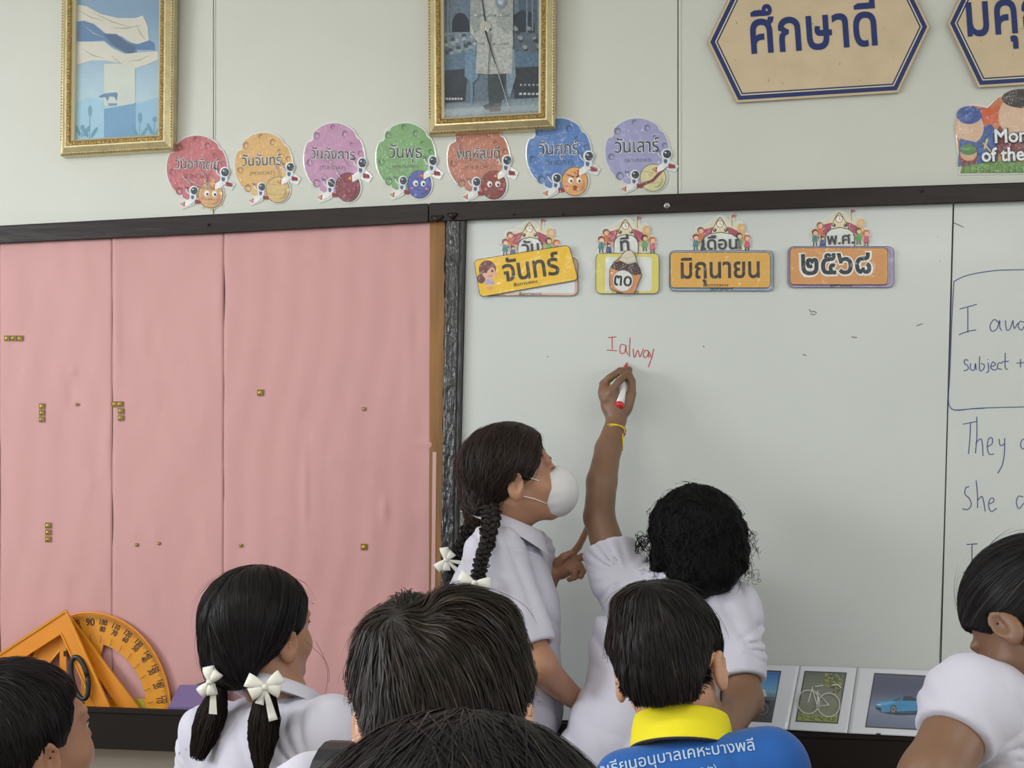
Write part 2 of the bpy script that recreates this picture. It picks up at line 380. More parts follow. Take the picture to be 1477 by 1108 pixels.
# --- dark rail over the boards
b = MB(); b.slab([(-500,351),(0,325.5),(320,308.5),(618,293.5),(618,321),(320,336.5),(0,351),(-500,375)], 0.0, 0.034)
tr = struct('trim_1', b, M['trimdark'], bevel=0.003)
b = MB(); b.slab([(619,293),(1000,278.5),(1477,263),(2300,236),(2300,266),(1477,290.5),(1000,306),(619,320)], 0.0, 0.036); b.build('rail_length', M['trimdark'], tr, bevel=0.003)
for sx, sy, rad in ((962,297,4.5),(741,309,2),(812,308,2),(300,324,1.6),(1330,275,2.5)):
    b = MB(); b.tube([W(sx, sy, 0.035), W(sx, sy, 0.0385), W(sx, sy, 0.0395)], [rad/582, rad/582, rad/900], 10); b.build('screw', M['steel'] if rad > 3 else M['trimdark'], tr, smooth=True)
for (x0, x1, yy) in ((622, 640, 313), (646, 660, 309)):
    b = MB(); b.tube([W(x0, yy, 0.036), W((x0+x1)/2, yy+3, 0.039), W(x1, yy-1, 0.036)], [.004, .009, .003], 8); b.build('paint_lump', M['trimdark'], tr, smooth=True)
# --- dark ledge under the boards (front board with a tray behind)
OL = 0.10
def Lz(px, py, o=OL): return W(px, py, o)
zt = Lz(600, 1037).z; 
b = MB(); zb = zt-0.104
b.box((XL, -OL, zb), (XR, -OL+0.018, zt)); lg = struct('trim_2', b, M['ledge'], bevel=0.002)
b = MB(); b.box((XL, -OL+0.018, zt-0.03), (XR, -0.001, zt-0.012)); b.build('tray_bottom', M['ledge'], lg)
b = MB(); b.box((XL, -OL-0.004, zt-0.012), (XR, -OL+0.0, zt-0.004)); b.build('bead', M['ledge'], lg, bevel=0.002)
M['cab'] = mat('dark_brown_cabinet', (40,30,27), 0.5, noise=(6,0.2,(1,1,6)))
x0 = W(800,1100).x; cb = empty('low_cabinet', (x0+0.9, -0.05, 0), 'dark brown low cabinet under the ledge on the right side', 'cabinet')
b = MB(); b.box((x0, -OL-0.002, 0.0), (x0+1.9, -0.008, zb-0.002)); b.build('carcass', M['cab'], cb, bevel=0.002)
for k in range(4):
    xa = x0+0.02+k*0.465; b = MB(); b.box((xa, -OL-0.018, 0.06), (xa+0.455, -OL-0.0025, zb-0.03)); dd = b.build('cabinet_door', M['cab'], cb, bevel=0.002)
    b = MB(); hx = xa+(0.42 if k % 2 == 0 else 0.035); b.tube([(hx, -OL-0.017, 0.5), (hx, -OL-0.03, 0.5), (hx, -OL-0.04, 0.5)], [.006, .006, .012], 10); b.build('knob', M['steel'], dd, smooth=True)

# unseen ceiling tube fittings, added to go with the fill lamps
M['fillglow'] = mat('fill_tube_glow', (255,250,235), 0.5)
M['fillglow'].node_tree.nodes['Principled BSDF'].inputs['Emission Color'].default_value = (1, .96, .88, 1)
M['fillglow'].node_tree.nodes['Principled BSDF'].inputs['Emission Strength'].default_value = 3
for k, (x, y) in enumerate(FILL_TUBES):
    e = empty('fill_ceiling_light', (x, y, ZC), ['added white fill tube at the front left of the ceiling', 'added white fill tube at the front right of the ceiling', 'added white fill tube at the back left of the ceiling', 'added white fill tube at the back right of the ceiling'][k], 'ceiling light', 'added ceiling fill tubes')
    b = MB(); b.box((x-.62, y-.05, ZC-.05), (x+.62, y+.05, ZC-0.0005)); b.build('fitting', M['ceil'], e, bevel=.004)
    b = MB(); b.tube([(x-.59, y, ZC-.07), (x+.59, y, ZC-.07)], .014, 12); b.build('tube', M['fillglow'], e, smooth=True)
# ================================================================== PICTURES, SIGNS, CARDS
def moulding(name, C4, prof, m, parent, bumps=0):
    """C4 outer corners (3D, clockwise), prof = [(inset, height off wall)...] swept round the rectangle with mitres"""
    o0 = parent.location; n = len(prof); V = []; c = sum(C4, Vector())/4
    for k in range(4):
        p, a, d = C4[k], C4[(k-1) % 4], C4[(k+1) % 4]; e1 = (a-p).normalized(); e2 = (d-p).normalized()
        for ins, h in prof: V.append(p+(e1+e2)*ins+Vector((0, -h, 0))-o0)
    F = []
    for k in range(4):
        for i in range(n-1):
            F.append((k*n+i, ((k+1) % 4)*n+i, ((k+1) % 4)*n+i+1, k*n+i+1))
    me = bpy.data.meshes.new(name); me.from_pydata(V, [], F); o = link(name, me, parent, m); return o
def picture(name, C, label, tilt):
    c3 = [W(x, y, 0.012+ (tilt if y < 0 else 0)) for x, y in C]; ctr = (c3[2]+c3[3])/2
    e = empty(name, ctr, label, 'picture frame')
    moulding('outer_moulding', c3, [(0,-.010),(0,.010),(.004,.015),(.007,.014),(.018,.022),(.022,.022)], M['gold'], e)
    moulding('beaded_band', c3, [(.021,.0215),(.024,.0235),(.030,.0235),(.034,.019)], M['goldd'], e)
    moulding('inner_liner', c3, [(.033,.019),(.035,.0165),(.040,.013),(.041,.004)], M['goldp'], e)
    # reeded beads along both visible bands (tiny, one part)
    b = MB()
    for k in range(4):
        a, d = c3[k], c3[(k+1) % 4]; u = (d-a); L_ = u.length; u.normalize(); inn = (c3[(k+2) % 4]-d).normalized(); nb_ = int(L_/0.0075)
        for i in range(5, nb_-4):
            p = a+u*(i+0.5)*L_/nb_; 
            q = p+inn*0.0270+Vector((0,-.0232,0)); s_ = .0024*random.uniform(.7, 1.2)
            b.add([q+u*s_, q+inn*s_*1.3, q-u*s_, q-inn*s_*1.3, q+Vector((0,-.0022,0))], [(0,1,4),(1,2,4),(2,3,4),(3,0,4)])
            q = p+inn*0.0035+Vector((0,-.0146,0)); s_ = .0026
            b.add([q+u*s_, q+inn*s_, q-u*s_, q-inn*s_, q+Vector((0,-.0018,0))], [(0,1,4),(1,2,4),(2,3,4),(3,0,4)])
    o = b.build('beading', M['goldd'], e); o['kind'] = 'stuff'
    b = MB(); n_ = Vector((0,-1,0)); q = []
    for k in range(4):
        p, a, d = c3[k], c3[(k-1) % 4], c3[(k+1) % 4]; q.append(p+((a-p).normalized()+(d-p).normalized())*.03)
    b.prism([v+n_*.0035 for v in q], [v-n_*.004 for v in q]); b.build('backing', M['softboard'], e)
    def fn(x, y, off):      # print plane inside the (tilted) frame
        t = (C[3][1]-y)/(C[3][1]-C[0][1]); return W(x, y, 0.012+tilt*t+0.004+off)
    return e, fn, q
g1 = [(95,-190),(256,-190),(252,217.5),(90.5,227)]
e, fn, q = picture('picture_frame', g1, 'gold framed picture of a waving banner over a pale field, left of all the signs', 0.02)
p = Paint(0, fn)
p.poly([(104,-180),(236,-180),(232,205),(104,205)], (120,150,178))
for i in range(30):      # sky to field: printed gradient of the poster
    y0 = 20+i*6.2; t = i/29; c = (int(118+50*min(1,t*1.6)), int(150+46*min(1,t*1.6)), int(178+32*min(1,t*1.6)))
    p.poly([(104,y0),(235,y0),(235,y0+6.4),(104,y0+6.4)], c)
p.poly([(108,6),(125,9),(145,20),(170,26),(196,26),(206,22),(213,38),(215,60),(205,64),(190,62),(176,52),(155,50),(135,34),(118,30),(108,33)], (204,200,186))
p.poly([(108,31),(122,30),(136,36),(150,48),(168,49),(184,60),(198,64),(215,58),(222,62),(223,72),(198,72),(194,80),(180,76),(160,66),(150,58),(130,60),(108,62)], (74,116,160))
p.poly([(150,50),(168,50),(184,62),(196,68),(192,79),(178,74),(162,64)], (58,86,122))
p.poly([(108,60),(128,60),(150,60),(162,70),(180,78),(196,76),(228,74),(228,86),(210,94),(190,100),(176,92),(150,87),(130,88),(108,94)], (206,202,188))
for (a, b_, c, d) in ((112,14,150,30),(130,16,190,40),(160,40,204,36),(118,70,150,84),(160,80,186,96),(186,88,215,80),(120,36,150,54),(196,34,210,58)):
    p.line([(a,b_),((a+c)/2,(b_+d)/2+3),(c,d)], [0.4,1.6,0.4], (165,155,140))
p.poly([(150,92),(195,92),(195,152),(150,152)], (196,202,192))  # pale rectangle: reflection on the glass, painted into the print
p.poly([(108,150),(128,140),(150,146),(150,202),(108,202)], (150,190,212)); p.poly([(150,157),(190,150),(196,148),(196,202),(150,202)], (104,150,186)); p.poly([(196,150),(228,140),(228,202),(196,202)], (140,182,208))
p.poly([(142,139),(150,135),(168,133),(170,136),(168,146),(165,140),(158,139),(155,147),(152,140),(145,141)], (86,126,160)); p.poly([(155,149),(170,149),(168,152),(158,153)], (100,140,170))
for (x, y, h) in ((129,200,40),(201,200,30),(118,198,14),(222,196,24)):
    p.line([(x,y),(x+1,y-h)], 1.2, (96,142,160)); p.ell(x+1, y-h, 3.2, 8 if h > 25 else 4, (100,148,170))
    p.ell(x-6, y-10, 2.6, 9, (92,146,172), -25); p.ell(x+7, y-9, 2.6, 9, (92,146,172), 32)
p.build('poster', M['print'], e)
M['glass'] = mat('picture_glass', (255,255,255), 0.03)
gb = M['glass'].node_tree.nodes['Principled BSDF']; gb.inputs['Transmission Weight'].default_value = 1; gb.inputs['IOR'].default_value = 1.35
def pane(q, e):
    me = bpy.data.meshes.new('glass_pane'); me.from_pydata([v+Vector((0,-.0125,0))-e.location for v in q], [], [(0,1,2,3)]); 
    o = link('glass_pane', me, e, M['glassm']); return o
mg = bpy.data.materials.new('thin_glass'); mg.use_nodes = True; nt = mg.node_tree; nt.nodes.clear()
ou = nt.nodes.new('ShaderNodeOutputMaterial'); ms = nt.nodes.new('ShaderNodeMixShader'); tr_ = nt.nodes.new('ShaderNodeBsdfTransparent'); gl = nt.nodes.new('ShaderNodeBsdfGlossy'); gl.inputs['Roughness'].default_value = 0.03
fr = nt.nodes.new('ShaderNodeFresnel'); fr.inputs['IOR'].default_value = 1.5
nt.links.new(fr.outputs[0], ms.inputs[0]); nt.links.new(tr_.outputs[0], ms.inputs[1]); nt.links.new(gl.outputs[0], ms.inputs[2]); nt.links.new(ms.outputs[0], ou.inputs[0]); M['glassm'] = mg
pane(q, e)
g2 = [(617,-250),(803,-250),(801,187),(620,196.5)]
e, fn, q = picture('picture_frame', g2, 'gold framed blue-grey print of a robed standing figure with a cane, above the planet cards', 0.02)
p = Paint(0, fn)
p.poly([(632,-240),(790,-240),(788,176),(632,176)], (104,120,134))
p.poly([(636,-240),(680,-240),(678,60),(636,60)], (88,104,120)); p.poly([(748,-240),(786,-240),(786,60),(748,60)], (80,96,112))
p.poly([(652,46),(652,30),(657,21),(664,18),(671,21),(677,30),(677,46)], (44,54,66)); p.poly([(741,50),(741,22),(752,14),(768,18),(772,50)], (48,58,70))
for x in (640,646,760,768,776): p.line([(x,-240),(x,48)], 2.2, (120,134,146))
p.poly([(636,48),(690,46),(690,78),(636,78)], (132,146,156)); p.poly([(736,46),(786,48),(786,78),(736,78)], (92,106,118))
for i in range(26):
    x = 640+ (i*37 % 46); y = 50+(i*13 % 30); p.ell(x, y, 3.4, 3, [(150,162,170),(76,90,104),(108,122,134)][i % 3])
    x = 742+ (i*29 % 40); y = 40+(i*17 % 38); p.ell(x, y, 3.2, 3, [(140,150,158),(60,72,84),(110,116,120)][i % 3])
p.poly([(636,80),(676,77),(680,98),(636,102)], (98,122,142)); p.poly([(737,74),(786,76),(786,96),(737,96)], (92,118,140))
p.poly([(636,102),(674,99),(670,146),(636,148)], (56,64,74)); p.poly([(740,98),(786,96),(786,140),(742,142)], (54,62,72))
for i in range(6): p.poly([(643+i*4.2,141),(646+i*4.2,141),(646+i*4.2,144),(643+i*4.2,144)], (190,196,200)); p.poly([(749+i*6,134),(753+i*6,133.6),(753+i*6,137),(749+i*6,137)], (190,196,200)); p.poly([(750+i*6,121),(753+i*6,121),(753+i*6,124),(750+i*6,124)], (150,158,162))
p.poly([(636,150),(786,140),(786,178),(636,178)], (118,134,146)); p.poly([(636,160),(700,152),(690,178),(636,178)], (132,148,158))
p.poly([(672,74),(686,72),(690,112),(682,120),(682,150),(679,150),(678,118),(670,110)], (112,140,162)); p.poly([(734,72),(742,72),(744,110),(736,140),(732,140),(730,112)], (128,148,162))
# robe, sleeves, legs, hands, cane
p.poly([(704,108),(730,104),(722,160),(706,162),(704,126)], (66,76,80)); p.poly([(696,153),(708,148),(722,156),(720,160),(700,158)], (52,58,64))
p.poly([(680,-120),(734,-120),(738,0),(740,60),(738,106),(700,107),(686,106),(688,60),(678,46),(678,0)], (176,180,176))
p.poly([(678,-100),(690,-100),(694,20),(692,44),(684,48),(678,30)], (152,158,158)); p.poly([(726,-100),(740,-100),(740,40),(732,50),(716,36)], (158,162,160))
for i in range(70):
    x = 684+(i*23 % 52); y = -60+(i*41 % 164); p.ell(x, y, 1.8, 1.6, [(140,148,150),(196,198,192),(158,164,164)][i % 3])
p.line([(686,-60),(700,30),(708,44)], 2.2, (66,74,84)); p.line([(708,48),(704,106)], 1.6, (112,120,124)); p.ell(722, 0, 8, 12, (128,140,160)); p.ell(722, 0, 4.5, 7, (178,186,196))
p.poly([(692,36),(698,30),(704,32),(708,38),(704,46),(696,46)], (196,192,184)); 
for i in range(4): p.line([(695+i*3.2,32+i),(696+i*3.2,42+i)], 0.5, (110,112,110))
p.line([(700,44),(712,84),(735,156)], [2.6,1.6,1.0], (52,58,64)); p.line([(714,92),(735,157)], .7, (205,208,206))
p.build('poster', M['photo'], e); pane(q, e)

# ---- hexagonal motto signs
def hex_sign(dx, dy, sc, body, ta, tb, label):
    base = [(1020,60.5),(1062.5,148.5),(1296,134),(1341.7,38.7),(1299.5,-49),(1066,-35)]
    P = [(1020+(x-1020)*sc+dx, 60.5+(y-60.5)*sc+dy) for x, y in base]
    e = thing_at('motto_sign', P[1][0], P[1][1], 0, label, 'sign', 'hexagonal motto signs')
    b = MB(); b.slab(P, 0.0005, 0.010); M.setdefault('signedge', mat('worn_sign_edge', (150,132,108), 0.7)); b.build('board', M['signedge'], e, bevel=.001)
    p = Paint(0.0101); p.poly(inset(P, 0.6), (196,176,146)); p.poly(inset(P, 4), (32,48,100)); p.poly(inset(P, 10.2), (206,196,178)); p.poly(inset(P, 12), (38,46,84)); p.poly(inset(P, 14), (205,184,152))
    rr = random.Random(5+int(dx))
    for i in range(14):
        x = rr.uniform(P[0][0]+40, P[3][0]-40); y = rr.uniform(5, 125); a = rr.uniform(0, 6.3); l = rr.uniform(1, 4); p.line([(x,y),(x+l*math.cos(a),y+l*math.sin(a))], .8, (120,98,76))
    p.build('painted_face', M['paint'], e)
    p = Paint(0.0112); p.text(body, ta, tb, (28,46,104), hs=1.28, bold=0.017); p.build('lettering', M['paint'], e)
hex_sign(0, 0, 1.0, 'ศึกษาดี', (1084,76.5), (1266,64), 'whole tan hexagonal sign with dark blue border and Thai lettering, above the whiteboard')
hex_sign(346, -27, 1.06, 'มีคุณธรรม', (1396,51.5), (1670,32), 'tan hexagonal sign cut off by the right edge, above the cartoon sticker')

# ---- seven weekday planet cards
def planet(cx, cy, rx, ry, col, name_, sub, small, label, tilt=0, crumple=False, clip=None, tx=0.0):
    e = thing_at('weekday_card', cx, cy, 0, label, 'wall card', 'planet shaped weekday cards')
    ct, st = math.cos(math.radians(tilt)), math.sin(math.radians(tilt))
    X = lambda u, v: (cx+(u*ct-v*st)*rx, cy+(u*st+v*ct)*ry)
    out = []
    for i in range(72):
        a = 2*math.pi*i/72; r = 1.0
        deg = (math.degrees(a)) % 360                      # 0 right, 90 down
        for c0, w, dp in ((213,9,.12),(125,10,.10),(318,7,.05)):
            d = abs(deg-c0)
            if d < w: r -= dp*math.cos(d/w*math.pi/2)
        out.append([r*math.cos(a), r*math.sin(a)])
    def grow(P, k): return [X(u*(1+k/rx), v*(1+k/ry)) for u, v in P]
    ast2 = [(.62,-.02),(.8,-.22),(1.0,-.2),(1.1,.05),(1.06,.25),(1.32,.42),(1.2,.62),(1.0,.56),(.85,.5)]
    ast1 = [(-.42,.52),(-.2,.48),(-.02,.5),(.1,.7),(.12,.98),(-.1,1.16),(-.42,1.28),(-.52,1.12),(-.38,.98),(-.3,.75)]
    sc = (.5, .78)
    b = MB()
    for P in (out,): b.slab(grow(P, 2.2), 0.0004, 0.0022)
    b.slab([X(u, v) for u, v in ast2], 0.0004, 0.0020); b.slab([X(u, v) for u, v in ast1], 0.0004, 0.0021)
    b.slab([X(sc[0]+.47*math.cos(t*.35), sc[1]+.45*math.sin(t*.35)) for t in range(18)], 0.0004, 0.0023)
    b.build('laminate', M['lamedge'], e)
    p = Paint(0.0025); p.poly(grow(out, .4), col)
    dk = tuple(int(c*.72) for c in col); lt = tuple(min(255, int(c*1.12)) for c in col)
    p.poly([X(u*.94, v*.94) for u, v in out], col)
    for u, v, r in ((-.62,-.62,.11),(.32,-.72,.1),(.86,-.2,.08),(-.82,.15,.1),(-.55,.72,.12),(-.1,-.9,.07),(.55,-.45,.05)):
        p.ell(*X(u, v), r*rx, r*ry, dk); p.ell(*X(u+.02, v+.02), r*rx*.62, r*ry*.62, col)
    tc_ = (50,58,66)
    if name_:
        w = .30+.075*len([c for c in name_ if not (0x0E34 <= ord(c) <= 0x0E3A or 0x0E47 <= ord(c) <= 0x0E4E or c == 'ั')]); w = min(w, .8)*.92
        p.text(name_, X(-w+tx, .03), X(w+tx, .0), (235,235,235), hs=1.25, bold=.030); p.text(name_, X(-w+tx, .03), X(w+tx, .0), tc_, hs=1.25, bold=.008)
    if sub: p.text(sub, X(-.42+tx, .32), X(.44+tx, .29), tuple(int(c*.5+30) for c in col))
    # small planet
    k, face = small; R = .42
    if k == 'sun':
        for i in range(9):
            a = i*.7; p.poly([X(sc[0]+R*.8*math.cos(a-.25), sc[1]+R*.8*math.sin(a-.25)), X(sc[0]+R*1.25*math.cos(a), sc[1]+R*1.25*math.sin(a)), X(sc[0]+R*.8*math.cos(a+.25), sc[1]+R*.8*math.sin(a+.25))], (216,176,110))
    p.ell(*X(*sc), R*rx, R*ry, tuple(int(c*.6) for c in face)); p.ell(*X(*sc), (R-.025)*rx, (R-.025)*ry, face)
    f2 = tuple(int(c*.84) for c in face)
    p.ell(*X(sc[0]+.12, sc[1]+.1), .2*rx, .2*ry, f2); p.ell(*X(sc[0]+.02, sc[1]+.02), .25*rx, .25*ry, face)
    for j in (-.2, .12): p.line([X(sc[0]-.34, sc[1]+j), X(sc[0], sc[1]+j+.05), X(sc[0]+.34, sc[1]+j)], 1.1, f2)
    if k == 'ring':
        p.line([X(.08,1.02), X(.5,.86), X(.92,.42)], 4.5, (120,50,62)); p.ell(*X(.42,.68), 4, 3, (196,176,120)); p.ell(*X(.62,.62), 2, 2, (196,176,120))
    elif k != 'plain':
        for sx in (-.13, .13):
            p.ell(*X(sc[0]+sx, sc[1]-.03), 3.6, 4.2, (232,232,228)); p.ell(*X(sc[0]+sx+.02, sc[1]-.01), 1.7, 2.0, (30,30,36)); p.ell(*X(sc[0]+sx*2, sc[1]+.12), 2.4, 1.8, (206,110,140))
        p.line([X(sc[0]-.06, sc[1]+.15), X(sc[0], sc[1]+.12), X(sc[0]+.06, sc[1]+.15)], 1.1, (50,30,40))
        if k == 'angry': p.line([X(sc[0]-.24, sc[1]-.2), X(sc[0]-.02, sc[1]-.12)], 1.6, (40,30,30)); p.line([X(sc[0]+.04, sc[1]-.12), X(sc[0]+.24, sc[1]-.22)], 1.6, (40,30,30)); p.ell(*X(sc[0]+.02, sc[1]+.2), 3.4, 2.8, (150,60,70))
    # astronauts on little rockets
    def astro(u, v, s, flip):
        f = -1 if flip else 1; A = lambda a, c: X(u+a*f*s, v+c*s)
        p.poly([A(-.34,.42), A(-.1,.26), A(.1,.36), A(-.08,.52), A(-.3,.62)], (226,226,222)); p.poly([A(-.3,.4), A(-.52,.5), A(-.34,.6)], (176,72,52)); p.poly([A(-.38,.44), A(-.47,.5), A(-.36,.55)], (226,160,90))
        p.ell(*A(.02,.22), .15*s*rx, .2*s*ry, (214,218,220)); p.ell(*A(0,.2), .07*s*rx, .1*s*ry, (70,96,130)); p.poly([A(.1,.3), A(.34,.34), A(.36,.46), A(.12,.46)], (140,44,56))
        p.ell(*A(.04,-.04), .2*s*rx, .19*s*ry, (222,224,226)); p.ell(*A(.06,-.04), .155*s*rx, .15*s*ry, (38,50,66)); p.ell(*A(.0,-.09), .04*s*rx, .03*s*ry, (190,204,214))
        p.line([A(-.12,.12), A(-.26,.0), A(-.3,-.12)], 1.8, (206,210,214)); p.line([A(-.36,-.2), A(-.3,-.1), A(-.22,-.18)], 1.2, (60,76,96))
    astro(-.1, .72, .78, False); astro(.9, .1, .85, False)
    p.build('planet_print', M['lamc'] if crumple else M['lam'], e)
    if crumple:            # folds pressed into the plastic film
        p = Paint(0.0062, step=0)
        rr = random.Random(int(cx)); b = MB()
        for i in range(crumple):
            a = rr.uniform(-.8, .5); bb = rr.uniform(-.7, .6); an = rr.uniform(0.2, 1.3); l = rr.uniform(.35, .9)
            pts = [X(a+l*t*math.cos(an)+.06*math.sin(t*7+i), bb+l*t*math.sin(an)+.05*math.cos(t*5+i)) for t in (0, .2, .4, .6, .8, 1)]
            pts = [q_ for q_ in pts if ((q_[0]-cx)/rx)**2+((q_[1]-cy)/ry)**2 < .92]
            if len(pts) > 2: b.tube([W(x, y, .0038+.0022*math.sin(j/(len(pts)-1)*3.14)) for j, (x, y) in enumerate(pts)], [.0002]+[.0021]*(len(pts)-2)+[.0002], 6)
        if b.v: b.build('film_crease', M['crease'], e, smooth=True)
M['crease'] = mat('clear_film_crease', (205,200,200), 0.12, coat=1, spec=.8)
cb_ = M['crease'].node_tree.nodes['Principled BSDF']; cb_.inputs['Alpha'].default_value = 0.35
planet(284, 243, 43, 47, (186,102,108), 'วันอาทิตย์', 'SUNDAY', ('sun',(206,160,110)), 'red crumpled planet card beside the left gold frame', 3, 6)
planet(380, 238, 41, 46, (211,168,106), 'วันจันทร์', '(MONDAY)', ('plain',(208,178,120)), 'orange-yellow planet card between the red and the pink ones', 0, 2, tx=-.06)
planet(482, 229, 43, 51, (188,140,174), 'วันอังคาร', '(TUESDAY)', ('plain',(136,62,74)), 'pink planet card with a dark red small planet', 3, 5, tx=-.05)
planet(585, 227, 42, 49, (122,164,110), 'วันพุธ', '(WEDNESDAY)', ('face',(84,96,170)), 'green planet card with a blue small planet', 2, 1)
planet(690, 228, 44, 50, (184,120,100), 'พฤหัสบดี', '(THURSDAY)', ('face',(140,66,62)), 'brick coloured planet card tucked under the middle gold frame', 0, 2)
planet(806, 222, 46, 51, (84,124,184), 'วันศุกร์', '(FRIDAY)', ('angry',(220,158,96)), 'blue planet card with an orange angry planet', 0)
planet(919, 219, 45.5, 48, (154,154,194), 'วันเสาร์', '(SATURDAY)', ('ring',(206,200,150)), 'lilac planet card with a ringed planet, last on the right', 0)

# ---- date holders and their cards on the whiteboard
def holder(cx, peak, base, hw, word, ta, tb, slot, col, fill, label, foot=True):
    e = thing_at('date_holder', cx, base, OB, label, 'wall card', 'school house date holders'); b = MB()
    s = hw/18.0; k = 1.0 if s < 1.25 else .95
    T = lambda x, y: (cx+x, base-18+y)          # x,y in px about the door middle
    sil = [(-41,22),(-41,6),(-43,-6),(-38,-14),(-36,-24),(-24,-26),(-12,-34),(-4,-40),(0,-41),(6,-38),(13,-32),(14,-42),(19,-42),(21,-30),(30,-32),(36,-26),(36,-16),(44,-10),(44,2),(40,8),(42,22)]
    b.slab([T(x, y) for x, y in sil], OB+.0003, OB+.0016)
    x0, y0, x1, y1, r = slot; b.slab(rrect(x0, y0, x1, y1, r), OB+.0003, OB+.0018); b.build('laminate', M['lamedge'], e)
    p = Paint(OB+.0020); 
    p.poly([T(x*.94, y*.95+.4) for x, y in sil], (212,208,184))
    p.poly([T(-32,-4),(T(-28,-18)),T(-12,-22),T(0,-24),T(14,-22),T(26,-16),T(30,-4)], (168,72,92)); p.poly([T(-32,-4),T(-14,-4),T(-14,2),T(-32,2)], (206,176,150)); p.poly([T(14,-4),T(30,-4),T(30,2),T(14,2)], (206,176,150))
    p.poly([T(-15,-10),T(-12,-20),T(-5,-33),T(-1,-37),T(3,-33),T(10,-21),T(14,-10),T(10,-2),T(-11,-2)], (110,80,70)); p.poly([T(-14,-10),T(-11,-20),T(-4,-32),T(-1,-35.6),T(2.4,-32),T(9,-20.6),T(13,-10),T(9,-3),T(-10,-3)], (222,208,172))
    p.ell(*T(-1,-27), 5.4, 5.4, (130,80,74)); p.ell(*T(-1,-27), 4.5, 4.5, (235,232,222)); p.line([T(-1,-30.5), T(-1,-27), T(1.8,-26)], .7, (60,40,40))
    for q_ in (-8.6, 7.6): p.ell(*T(q_,-18), 2.6, 2.6, (56,40,44)); p.ell(*T(q_-.6,-18.6), .8, .8, (230,230,230))
    p.line([T(16.5,-24), T(16,-41)], .8, (120,100,90)); p.poly([T(16,-41), T(23,-39), T(16,-35)], (186,90,96))
    def kid(x, y, hair, body, leg, r=4.6):
        p.poly([T(x-3.4,y+r), T(x+3.4,y+r), T(x+4.4,y+r+9), T(x-4.4,y+r+9)], body); p.line([T(x-1.6,y+r+9), T(x-2.2,y+r+15)], 1.8, leg); p.line([T(x+1.6,y+r+9), T(x+2.4,y+r+15)], 1.8, leg)
        p.ell(*T(x,y), r, r, hair); p.ell(*T(x+.8,y+1.4), r*.72, r*.68, (222,184,154)); p.line([T(x-3,y+r+2), T(x-7.5,y+r-2)], 1.4, (214,174,146)); p.line([T(x+3,y+r+2), T(x+7,y+r-1)], 1.4, (214,174,146))
    kid(-29,-18,(140,84,66),(200,112,70),(90,90,120),4.8); kid(-36,-8,(120,50,54),(66,128,134),(50,70,90)); kid(-25,0,(60,60,90),(62,82,140),(70,70,90),2.8)
    kid(30,-22,(216,170,92),(218,180,90),(120,90,70),5.4); kid(27,-10,(64,46,50),(96,158,86),(60,80,110)); kid(38,-7,(190,96,62),(196,92,112),(90,60,60))
    p.poly([T(-40,19),T(-38,15),T(40,15),T(42,20),T(42,23),T(-40,23)], (150,176,110))
    arch = [(-hw,24),(-hw,-2),(-hw*.9,-8),(-hw*.6,-13),(0,-15.5),(hw*.6,-13),(hw*.9,-8),(hw,-2),(hw,24)]
    p.poly([T(x, y) for x, y in arch], (70,70,72)); p.poly([T(x*.94, y*.96+.6) for x, y in arch], (216,218,214))
    p.build('school_house_print', M['lam'], e)
    p = Paint(OB+.0056); p.text(word, ta, tb, (70,74,78), hs=.98, bold=.02); p.build('lettering', M['ink'], e)
    p = Paint(OB+.0058); R_ = rrect(x0+1, y0+1, x1-1, y1-1, r); p.poly(R_, (70,66,66)); p.poly(inset(R_, .9), col); p.poly(rrect(x0+fill[0], y0+fill[1], x1-fill[2], y1-fill[3], 4), (212,216,216))
    if foot: p.text('สื่อการสอน', ((x0+x1)/2-16, y1-2.0), ((x0+x1)/2+16, y1-2.6), (60,56,56), hs=.75, bold=.02)
    p.build('slot_print', M['lam'], e)
holder(764.5, 321, 375, 18, 'วัน', (753,366), (778,364), (694,370,835,428,9), (206,168,150), (6,6,6,5), 'school house date holder behind the tilted yellow card')
holder(903, 315, 371, 18, 'ที่', (895,362), (908,361), (858,364,952,425,8), (212,200,104), (15,7,12,5), 'school house date holder with yellow frame behind the cupcake card')
holder(1039.5, 312, 368, 27, 'เดือน', (1013,360), (1064,359), (964,360,1117,421,8), (150,168,190), (5,5,5,5), 'school house date holder with blue-grey frame behind the month card')
holder(1211.5, 305, 361, 21.5, 'พ.ศ.', (1193,353), (1232,351), (1135,354,1291,416,9), (164,150,190), (6,6,9,6), 'school house date holder with purple frame, rightmost on the board')
GC = 'date cards slipped into the holders'
def card(name, P, o0, label, col, edge=(40,34,30)):
    e = thing_at(name, sum(x for x, y in P)/len(P), max(y for x, y in P), o0, label, 'wall card', GC)
    b = MB(); b.slab(P, o0, o0+.0022); b.build('card_base', M['lamedge'], e); p = Paint(o0+.0024); p.poly(P, edge); p.poly(inset(P, .9), col); return e, p
P0 = quadmap(rrect(0,0,150,56,7), 0, 0, 150, 56, [(683,375),(821,353),(834.5,404),(692,429)])
e, p = card('date_card', P0, OB+.009, 'tilted bright yellow card with a girl drawing and Thai day name', (232,186,44))
p.ell(703,388.5, 12.5,13, (110,62,62)); p.ell(694,402, 6,7, (110,62,62)); p.ell(705,393, 9.5,10, (222,172,146)); p.poly([(693,386),(703,379),(716,384),(708,386),(701,393),(695,395)], (110,62,62)); p.ell(701,392, 1.7,2, (50,34,34)); p.ell(710,391, 1.7,2, (50,34,34)); p.line([(704,398),(707,399),(710,397)], .8, (170,70,70))
p.poly([(701,403),(709,402),(714,410),(700,411)], (176,160,200)); p.ell(714,396, 3,3, (222,172,146)); p.ell(706,415, 5,3, (220,160,80))
